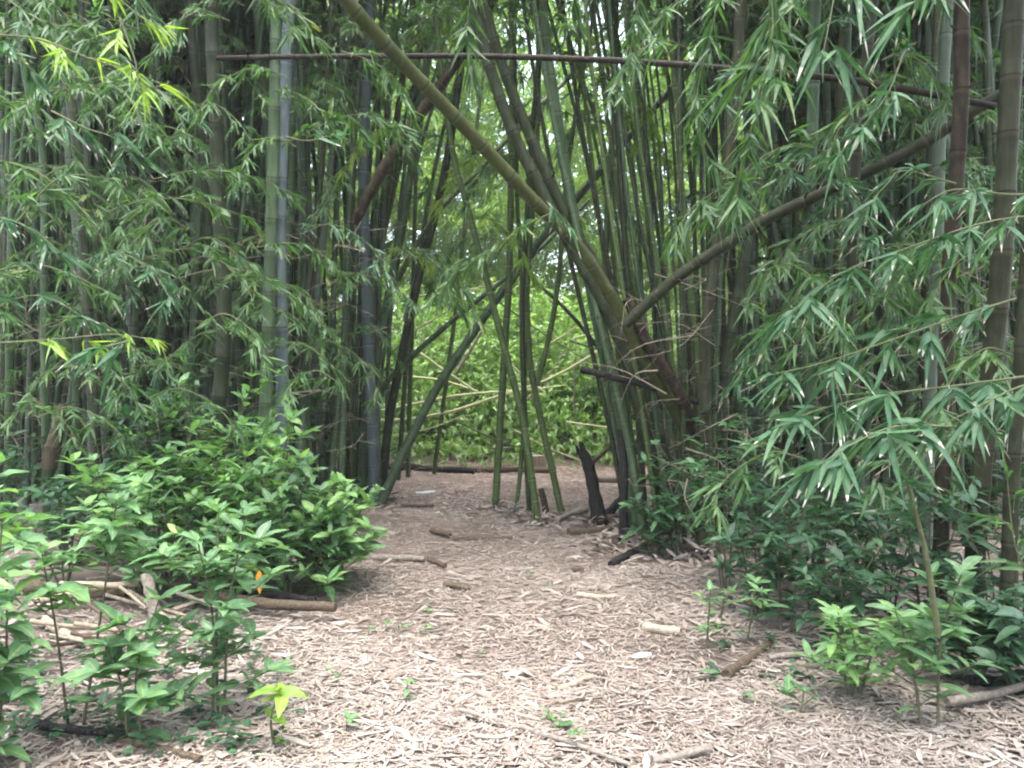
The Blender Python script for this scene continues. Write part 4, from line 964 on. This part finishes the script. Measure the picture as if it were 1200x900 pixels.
# left edge plants, close to the camera
shrub('broadleaf_plant', q(-15, 905), 'tall broad leaved plant cut off by the left edge', 'plant', 'sleaf', 560, H=1.0, R=.24, nst=4, leafL=.17, leafW=.07, nbr=4, per=6, seg=6, whorl=5, wave=.08, droop=(.15, .5), low=.1, ulow=.15)
shrub('broadleaf_plant', q(88, 850), 'plant with crinkled broad leaves left of the bush', 'plant', 'sleaf', 561, H=1.12, R=.26, nst=2, leafL=.19, leafW=.08, nbr=4, per=5, seg=6, whorl=5, wave=.1, droop=(.15, .5), low=.68, ulow=.62)
shrub('broadleaf_plant', q(-30, 815), 'leafy plant just past the left edge of the view', 'plant', 'sleaf_light', 562, H=1.15, R=.36, nst=3, leafL=.19, leafW=.07, nbr=3, per=6, seg=6, whorl=5, wave=.06, low=.5, ulow=.5)
shrub('broadleaf_plant', q(75, 700), 'plant in the shade behind the log heap on the left', 'plant', 'sleaf_dark', 563, H=.8, R=.4, nst=4, leafL=.16, leafW=.06, nbr=4, per=6, seg=4, whorl=5)
# seedlings on the path
seeds = [(432, 742, .04), (452, 737, .05), (468, 735, .05), (498, 739, .04), (476, 822, .06), (565, 766, .03), (634, 850, .07), (656, 858, .07), (669, 880, .07), (616, 678, .06), (640, 688, .06), (832, 797, .06), (873, 822, .05), (407, 858, .07), (501, 718, .06), (385, 800, .05)]
lab = ['first of four seedlings in a row left on the path', 'second of four seedlings in a row left on the path', 'third of four seedlings in a row left on the path', 'rightmost of four seedlings in a row left on the path', 'seedling alone low on the left of the path', 'tiny seedling alone in mid path', 'seedling near the bottom strip, leftmost of three', 'seedling near the bottom strip, middle of three', 'seedling touching the long split strip', 'seedling before the dark log, left of two', 'seedling before the dark log, right of two', 'seedling left of the dark weathered stick', 'seedling left of the low right seedling', 'seedling right of the yellow-green one at the bottom', 'pale seedling below the short dark twig', 'seedling above the yellow-green one at the path edge']
for k, (px, py, h) in enumerate(seeds):
    rng = np.random.default_rng(600 + k); gs, gl = shrub_geo(rng, h, .03, 1, .05, .03, 1, 2, 4, .1, (.05, .3), whorl=3, rstem=.002)
    g = Geo(); g.v = gs.v + gl.v; g.uv = gs.uv + gl.uv; g.rn = gs.rn + gl.rn; g.f = gs.f + [f + gs.n for f in gl.f]; g.mi = gs.mi + [m + 1 for m in gl.mi]; g.n = gs.n + gl.n
    tag(link('seedling', g.mesh('seedling', [M['twig'], M['sleaf' if k != 14 else 'sleaf_light']]), None, q(px, py)), lab[k], 'seedling', 'seedlings on the path')
rng = np.random.default_rng(92); g = Geo(); B, D = [], []
for k in range(170):
    if k < 110: px, py = rng.uniform(-20, 330), rng.uniform(745, 890)
    else: px, py = rng.uniform(820, 1200), rng.uniform(700, 800)
    c = q(px, py); m = int(rng.integers(3, 8)); az = rng.uniform(0, 6.28, m)
    B.append(c + Z * rng.uniform(.02, .07) + rng.normal(0, .02, (m, 3))); D.append(np.stack([np.cos(az), np.sin(az), rng.uniform(-.1, .6, m)], 1))
B, D = np.concatenate(B), np.concatenate(D); n = len(B)
leaves(g, B, D, Z + rng.normal(0, .2, (n, 3)), rng.uniform(.03, .08, n), rng.uniform(.02, .04, n), rng.uniform(0, .3, n), 'broad', 4, .1, 0, None, rng)
tag(link('ground_cover', g.mesh('ground_cover', [M['sleaf_dark']])), 'low green herbs sprouting through the litter beside the path', 'ground cover', None, 'stuff')
# one orange leaf caught in the bush
g = Geo(); leaves(g, np.zeros((1, 3)), np.array([[.05, -.1, -1.0]]), np.array([[0, -1.0, .1]]), .13, .04, 0, 'broad', 5, .15)
tag(link('orange_leaf', g.mesh('orange_leaf', [M['orange']]), None, P(304, 668, 4.35)), 'orange dead leaf hanging in the left bush', 'leaf')


# ---- leafy bamboo sprays hanging into the view
def spray(pts, label, leafL=.17, leafW=.022, every=.13, sub=.2, nleaf=5, mat='bleaf', seed=0, seg=5, r=.005, droop=(-.12, .55), tufts=2, start=.1, group=None):
    rng = np.random.default_rng(7000 + seed); w = np.array([P(*p) for p in pts]); base = w[0].copy()
    p = spline(list(w - base), 24); gt, gl = Geo(), Geo()
    tube(gt, p, np.linspace(r, r * .35, 24), 6, None, 0, True)
    g2 = Geo(); branchlets(g2, p, rng, every, sub, nleaf, leafL, leafW, seg, .14, 0, 1, start, droop, .0022, .6, 'bamboo', tufts)
    # split twigs from leaves
    for v, f, uv, rn, mi, off in zip(g2.v, g2.f, g2.uv, g2.rn, g2.mi, np.cumsum([0] + [len(a) for a in g2.v[:-1]])):
        (gl if mi[0] == 1 else gt).add(v, f - off, uv, rn, 0)
    o = empty('bamboo_branch', base, label, 'bamboo branch', group)
    link('twig', gt.mesh('twig', [M['twig']]), o); link('foliage', gl.mesh('foliage', [M[mat]]), o)
    return o


# right hand, large leaves with pale tips
spray([(1230, 250, 3.4), (1150, 262, 3.3), (1060, 292, 3.2), (990, 318, 3.15), (925, 368, 3.1)], 'leafy branch with white tips, topmost of those hanging on the right', .165, .026, .10, .15, 5, 'bleaf_near', 1)
spray([(1190, 350, 3.3), (1120, 372, 3.2), (1040, 400, 3.1), (965, 425, 3.05), (900, 440, 3.0)], 'leafy branch with white tips hanging right, second from the top', .165, .026, .11, .16, 5, 'bleaf_near', 2)
spray([(1210, 440, 3.2), (1120, 452, 3.1), (1040, 462, 3.0), (960, 480, 2.95), (905, 505, 2.9)], 'leafy branch with white tips hanging before the dark shrubs', .17, .027, .11, .16, 5, 'bleaf_near', 3)
spray([(1120, 500, 2.9), (1050, 500, 2.8), (1000, 520, 2.75), (960, 545, 2.7)], 'lowest white tipped branch with long leaves on the right', .185, .028, .09, .14, 5, 'bleaf_near', 4)
spray([(1230, 445, 3.0), (1190, 455, 2.95), (1140, 480, 2.9), (1100, 500, 2.9)], 'leafy branch drooping at the right edge, middle height', .17, .027, .11, .14, 4, 'bleaf_near', 5)
spray([(1100, 745, 3.0), (1085, 650, 2.95), (1070, 590, 2.9), (1062, 560, 2.85)], 'pale stalk rising on the right with a tuft of long leaves', .16, .022, .3, .1, 6, 'bleaf_near', 6, r=.012, start=.75)
spray([(1240, 225, 3.2), (1185, 228, 3.1), (1120, 222, 3.05), (1080, 240, 3.0)], 'short leafy branch reaching in from the right edge', .15, .02, .11, .14, 4, 'bleaf_near', 7)
spray([(1215, 690, 3.4), (1190, 640, 3.4), (1180, 560, 3.4)], 'leafy shoot climbing at the right edge below the branches', .14, .02, .12, .14, 4, 'bleaf', 8)
# top right, long leaves hanging from above
spray([(880, -120, 3.4), (890, -50, 3.3), (905, 10, 3.25), (900, 70, 3.2), (885, 120, 3.15)], 'leafy branch hanging from the top, left of the right clump', .22, .024, .12, .2, 5, 'bleaf', 10, tufts=3)
spray([(990, -120, 3.2), (985, -50, 3.1), (975, 10, 3.05), (965, 60, 3.0)], 'branch of long drooping leaves hanging at the top right', .22, .026, .12, .16, 5, 'bleaf_near', 11)
spray([(1130, -130, 2.8), (1110, -60, 2.75), (1085, -15, 2.7), (1060, 15, 2.7)], 'branch with pale blue leaves peeking in at the top right corner', .2, .025, .12, .14, 4, 'bleaf_near', 12)
spray([(930, -60, 4.2), (915, 30, 4.2), (890, 120, 4.2), (870, 190, 4.2), (862, 240, 4.2)], 'long leafy branch trailing down before the black bent culm', .19, .023, .13, .2, 5, 'bleaf', 13, tufts=3)
spray([(1060, 60, 4.0), (1040, 110, 4.0), (1010, 150, 4.0), (985, 180, 4.0)], 'leafy branch hanging under the right end of the fallen culm', .18, .025, .13, .16, 5, 'bleaf_near', 14)
spray([(850, -60, 4.6), (840, 10, 4.6), (825, 70, 4.6), (815, 130, 4.6), (830, 190, 4.6)], 'feathery branch hanging over the thin brown culm', .19, .022, .14, .22, 5, 'bleaf', 15, tufts=3)
spray([(760, -70, 5.0), (750, -10, 5.0), (742, 40, 5.0), (735, 90, 5.0)], 'dark leafy branch hanging against the bright gap at the top', .17, .023, .13, .18, 5, 'bleaf', 16)
spray([(680, -60, 5.4), (672, 0, 5.4), (662, 40, 5.4)], 'small leafy branch at the top of the bright gap', .16, .022, .14, .16, 5, 'bleaf', 17)
spray([(560, -60, 5.0), (552, -10, 5.0), (548, 30, 5.0), (552, 75, 5.0)], 'dark leafy tuft hanging at the top of the close pair', .2, .024, .12, .18, 5, 'bleaf', 18)
spray([(1120, 215, 3.8), (1060, 200, 3.8), (1040, 215, 3.8), (1010, 250, 3.8)], 'leafy branch drooping under the cut brownish green pole', .15, .022, .12, .14, 4, 'bleaf_near', 19)
# middle
spray([(645, 250, 6.0), (620, 262, 6.0), (585, 285, 6.0), (545, 310, 6.0), (510, 345, 6.0)], 'leafy branch drooping left under the big diagonal culm', .17, .023, .12, .2, 6, 'bleaf', 20, tufts=3)
spray([(500, 300, 6.8), (520, 318, 6.8), (545, 345, 6.8), (560, 372, 6.8)], 'dark leafy tuft hanging in the middle of the opening', .17, .023, .13, .2, 5, 'bleaf', 21)
spray([(640, 236, 5.9), (655, 250, 5.9), (668, 268, 5.9)], 'short pale leaf tuft stuck on the big diagonal culm', .15, .02, .11, .12, 5, 'bleaf_near', 22)
spray([(330, 170, 5.2), (370, 150, 5.2), (410, 135, 5.2), (450, 140, 5.2), (480, 160, 5.2)], 'leafy branch crossing between the blue culm and the big diagonal', .17, .022, .12, .2, 6, 'bleaf', 23, tufts=3)
spray([(400, 60, 6.0), (430, 70, 6.0), (460, 90, 6.0), (480, 130, 6.0)], 'leafy branch hanging under the fallen culm near the diagonal', .16, .022, .13, .2, 5, 'bleaf', 24, tufts=3)
spray([(380, 340, 7.2), (410, 320, 7.2), (450, 330, 7.2), (480, 350, 7.2)], 'leafy branch low on the path side of the left clump', .16, .022, .13, .18, 5, 'bleaf', 25)
spray([(335, 160, 4.2), (360, 165, 4.2), (390, 158, 4.2)], 'two pale leaves on a short twig before the left clump', .16, .024, .3, .12, 3, 'bleaf_near', 26, tufts=1, start=.7)
# left hand
left = [((-40, 40, 3.6), (40, 45, 3.6), (110, 70, 3.6), (160, 85, 3.6), 'young', 'leafy branch of bright yellow-green leaves at the upper left'),
        ((60, -70, 3.9), (120, -20, 3.9), (165, 20, 3.9), (190, 30, 3.9), 'young', 'bright young leaf tuft at the top left'),
        ((140, 20, 3.6), (158, 70, 3.6), (165, 100, 3.6), (200, 100, 3.6), 'young', 'yellow-green leaf tuft beside the stoutest left culm'),
        ((-60, 70, 4.0), (10, 55, 4.0), (30, 75, 4.0), (45, 90, 4.0), 'near', 'pale leaf tuft at the left edge near the top'),
        ((60, 130, 3.8), (100, 150, 3.8), (130, 160, 3.8), (150, 175, 3.8), 'near', 'tuft of long bluish leaves below the yellow-green ones'),
        ((20, 260, 3.9), (60, 215, 3.9), (90, 205, 3.9), (130, 210, 3.9), 'bleaf', 'leafy branch across the left culms at upper middle height'),
        ((-40, 180, 4.6), (40, 200, 4.6), (90, 240, 4.6), (120, 280, 4.6), 'bleaf', 'leafy branch drooping down the left edge'),
        ((120, 250, 5.2), (170, 235, 5.2), (230, 235, 5.2), (290, 255, 5.2), 'bleaf', 'long leafy branch level across the left clump'),
        ((130, 320, 5.2), (180, 300, 5.2), (240, 290, 5.2), (300, 310, 5.2), 'bleaf', 'leafy branch below the long level one on the left'),
        ((180, 210, 5.4), (230, 200, 5.4), (290, 205, 5.4), (340, 225, 5.4), 'bleaf', 'leafy branch crossing the foot of the blue culm'),
        ((-40, 330, 4.4), (30, 310, 4.4), (80, 320, 4.4), (130, 345, 4.4), 'bleaf', 'drooping leafy branch at the left edge, middle height'),
        ((-60, 250, 4.2), (0, 255, 4.2), (40, 270, 4.2), (75, 300, 4.2), 'near', 'glossy leafy branch poking in at the left edge'),
        ((-40, 404, 3.8), (60, 398, 3.8), (130, 392, 3.8), (180, 398, 3.8), 'young', 'thin straight twig with yellowish leaves above the left bush'),
        ((150, 400, 3.5), (130, 405, 3.5), (118, 408, 3.5), (110, 412, 3.5), 'near', 'cluster of wide pale leaves above the left bush'),
        ((240, 350, 5.6), (270, 330, 5.6), (310, 330, 5.6), (360, 360, 5.6), 'bleaf', 'leafy branch at the bottom middle of the left clump'),
        ((300, 290, 6.0), (340, 285, 6.0), (380, 300, 6.0), (410, 330, 6.0), 'bleaf', 'leafy branch before the lower part of the blue culm'),
        ((10, 0, 4.8), (40, 20, 4.8), (80, 30, 4.8), (120, 10, 4.8), 'bleaf', 'leafy branch fringing the top left corner'),
        ((-30, 130, 5.0), (30, 120, 5.0), (70, 150, 5.0), (90, 190, 5.0), 'bleaf', 'leafy branch behind the pale tuft on the left edge'),
        ((180, 440, 5.6), (220, 400, 5.6), (260, 385, 5.6), (300, 390, 5.6), 'bleaf', 'leafy branch just above the top of the left bush'),
        ((-40, 380, 5.2), (20, 350, 5.2), (60, 350, 5.2), (110, 380, 5.2), 'near', 'glossy branch in the shade at the left edge')]
LM = {'young': 'bleaf_young', 'near': 'bleaf_near', 'bleaf': 'bleaf'}
for k, (a, b, c, d, t, lb) in enumerate(left):
    big = t in ('near',)
    spray([a, b, c, d], lb, .16 if big else .125, .027 if big else .019, .12 if t != 'young' else .16, .18 if t == 'bleaf' else .14, 5 if t == 'bleaf' else 4, LM[t], 40 + k, tufts=3 if t == 'bleaf' else 2)


rng = np.random.default_rng(88)
for k in range(30):      # hanging off the culms that lean over the opening
    px, py, d = rng.uniform(440, 870), rng.uniform(-30, 300) if k % 3 else rng.uniform(-60, 60), rng.uniform(7.8, 11); sg = rng.choice([-1, 1]); l = rng.uniform(50, 95)
    if 600 < px < 725 and py < 130: py += 150
    spray([(px, py, d), (px + sg * l * .35, py - 5, d - .1), (px + sg * l * .75, py + 22, d - .2), (px + sg * l, py + 60, d - .3)], 'leafy side branch hanging among the leaning culms over the opening', .17, .023, .13, .2, 6, 'bleaf_far' if k % 2 else 'bleaf', 900 + k, 3, tufts=3, group='branches hanging over the opening')
for k in range(24):
    px, py, d = rng.uniform(770, 1190), rng.uniform(-30, 420), rng.uniform(4.6, 6.2); sg = rng.choice([-1, 1], p=[.7, .3]); l = rng.uniform(70, 130)
    spray([(px, py, d), (px + sg * l * .35, py - 8, d - .1), (px + sg * l * .75, py + 18, d - .2), (px + sg * l, py + 62, d - .3)], 'leafy side branch hanging in front of the right clump', .16, .021, .13, .2, 5, 'bleaf' if k % 3 else 'bleaf_near', 930 + k, 3, tufts=3, group='branches hanging before the right clump')
for k in range(46):
    px, py, d = rng.uniform(-30, 430), rng.uniform(-20, 450) if k > 15 else rng.uniform(-40, 120), rng.uniform(4.6, 7.0); sg = rng.choice([-1, 1]); l = rng.uniform(70, 130)
    if k <= 15: px *= .55
    spray([(px, py, d), (px + sg * l * .35, py - 12, d - .1), (px + sg * l * .75, py + 8, d - .2), (px + sg * l, py + 45, d - .3)], 'leafy side branch spreading in front of the left clump', .12, .018, .12, .2, 5, 'bleaf' if k % 4 else 'bleaf_near', 960 + k, 3, tufts=3, group='branches spreading before the left clump')


rng = np.random.default_rng(89)
for k in range(28):
    px, py, d = rng.uniform(-40, 240), rng.uniform(60, 540), rng.uniform(5.4, 7.2); sg = rng.choice([-1, 1]); l = rng.uniform(60, 120)
    spray([(px, py, d), (px + sg * l * .35, py - 12, d - .1), (px + sg * l * .75, py + 8, d - .2), (px + sg * l, py + 40, d - .3)], 'leafy side branch spreading in front of the left clump', .115, .018, .12, .2, 5, 'bleaf', 1100 + k, 3, tufts=3, group='branches spreading before the left clump')
for k in range(14):
    px, py, d = rng.uniform(880, 1200), rng.uniform(300, 600), rng.uniform(4.3, 5.6); sg = rng.choice([-1, 1], p=[.75, .25]); l = rng.uniform(70, 130)
    spray([(px, py, d), (px + sg * l * .35, py - 8, d - .1), (px + sg * l * .75, py + 18, d - .2), (px + sg * l, py + 62, d - .3)], 'leafy side branch hanging in front of the right clump', .15, .022, .13, .2, 5, 'bleaf', 1150 + k, 3, tufts=3, group='branches hanging before the right clump')
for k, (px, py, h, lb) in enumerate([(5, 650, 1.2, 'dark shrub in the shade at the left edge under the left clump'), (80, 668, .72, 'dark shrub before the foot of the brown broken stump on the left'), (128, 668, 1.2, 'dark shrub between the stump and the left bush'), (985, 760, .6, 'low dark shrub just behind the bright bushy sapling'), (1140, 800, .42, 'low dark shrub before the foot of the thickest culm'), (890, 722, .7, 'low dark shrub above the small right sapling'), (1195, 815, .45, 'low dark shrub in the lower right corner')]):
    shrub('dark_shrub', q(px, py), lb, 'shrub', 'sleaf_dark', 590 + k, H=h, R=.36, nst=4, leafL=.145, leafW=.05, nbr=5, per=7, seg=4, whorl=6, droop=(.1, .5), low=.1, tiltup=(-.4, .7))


HAZE = .0017  # thin scattering volume added to lift the dark tones, not a visible mist
if HAZE:
    import bmesh
    bm = bmesh.new(); bmesh.ops.create_cube(bm, size=1)
    for v in bm.verts:
        v.co = (v.co.x * 300, 50 + v.co.y * 260, 8 + v.co.z * 18.6)
    me = bpy.data.meshes.new('added_haze'); bm.to_mesh(me); bm.free()
    hm = bpy.data.materials.new('lifting_haze'); hm.use_nodes = True; hn = hm.node_tree; hn.nodes.clear()
    pv = hn.nodes.new('ShaderNodeVolumePrincipled'); pv.inputs['Density'].default_value = HAZE; pv.inputs['Color'].default_value = (.9, .95, .93, 1); pv.inputs['Anisotropy'].default_value = .2
    ho = hn.nodes.new('ShaderNodeOutputMaterial'); hn.links.new(pv.outputs[0], ho.inputs['Volume']); me.materials.append(hm)
    tag(link('added_haze', me), 'thin scattering volume added to lift the dark tones', 'added_haze', None, 'stuff')

# ------------------------------------------------------------------ light, sky, camera
w = bpy.data.worlds.new('World'); scene.world = w; w.use_nodes = True
nt = w.node_tree; nt.nodes.clear()
sky = nt.nodes.new('ShaderNodeTexSky'); sky.sky_type = 'NISHITA'; sky.sun_disc = False
EL, ROT = math.radians(78), math.radians(175)
sky.sun_elevation = EL; sky.sun_rotation = ROT; sky.air_density = 1.0; sky.dust_density = 4.0; sky.ozone_density = 1.0
hs = nt.nodes.new('ShaderNodeHueSaturation'); hs.inputs['Saturation'].default_value = .62   # thin overcast: a whiter sky
bg = nt.nodes.new('ShaderNodeBackground'); bg.inputs[1].default_value = .14
o = nt.nodes.new('ShaderNodeOutputWorld')
nt.links.new(sky.outputs[0], hs.inputs['Color']); nt.links.new(hs.outputs[0], bg.inputs[0]); nt.links.new(bg.outputs[0], o.inputs[0])
sun = bpy.data.lights.new('sun', 'SUN'); sun.energy = 1.0; sun.angle = math.radians(60); sun.color = (1, .98, .94)
so = bpy.data.objects.new('sun', sun); col.objects.link(so)
# the lamp shines along its local -Z; the sky's sun_rotation is measured from +Y, clockwise seen from above
d = np.array([math.sin(ROT) * math.cos(EL), math.cos(ROT) * math.cos(EL), math.sin(EL)])
import mathutils
so.rotation_euler = mathutils.Vector(d).to_track_quat('Z', 'Y').to_euler()

cam = bpy.data.cameras.new('camera'); co = bpy.data.objects.new('camera', cam); col.objects.link(co)
cam.sensor_width = 36; cam.lens = F / 1200 * 36; cam.clip_end = 400; cam.clip_start = .05
co.location = (0, 0, EYE); co.rotation_euler = (math.radians(90), 0, 0)
scene.camera = co

scene.render.engine = 'CYCLES'
scene.view_settings.view_transform = 'Standard'; scene.view_settings.look = 'None'; scene.view_settings.gamma = 1; scene.view_settings.exposure = 3.35
c = scene.cycles
c.max_bounces = 7; c.diffuse_bounces = 4; c.glossy_bounces = 2; c.transmission_bounces = 4; c.transparent_max_bounces = 4
c.use_denoising = True; c.filter_width = 2.1
c.use_adaptive_sampling = True; c.adaptive_threshold = .02
try:
    c.denoiser = 'OPENIMAGEDENOISE'
except Exception:
    pass
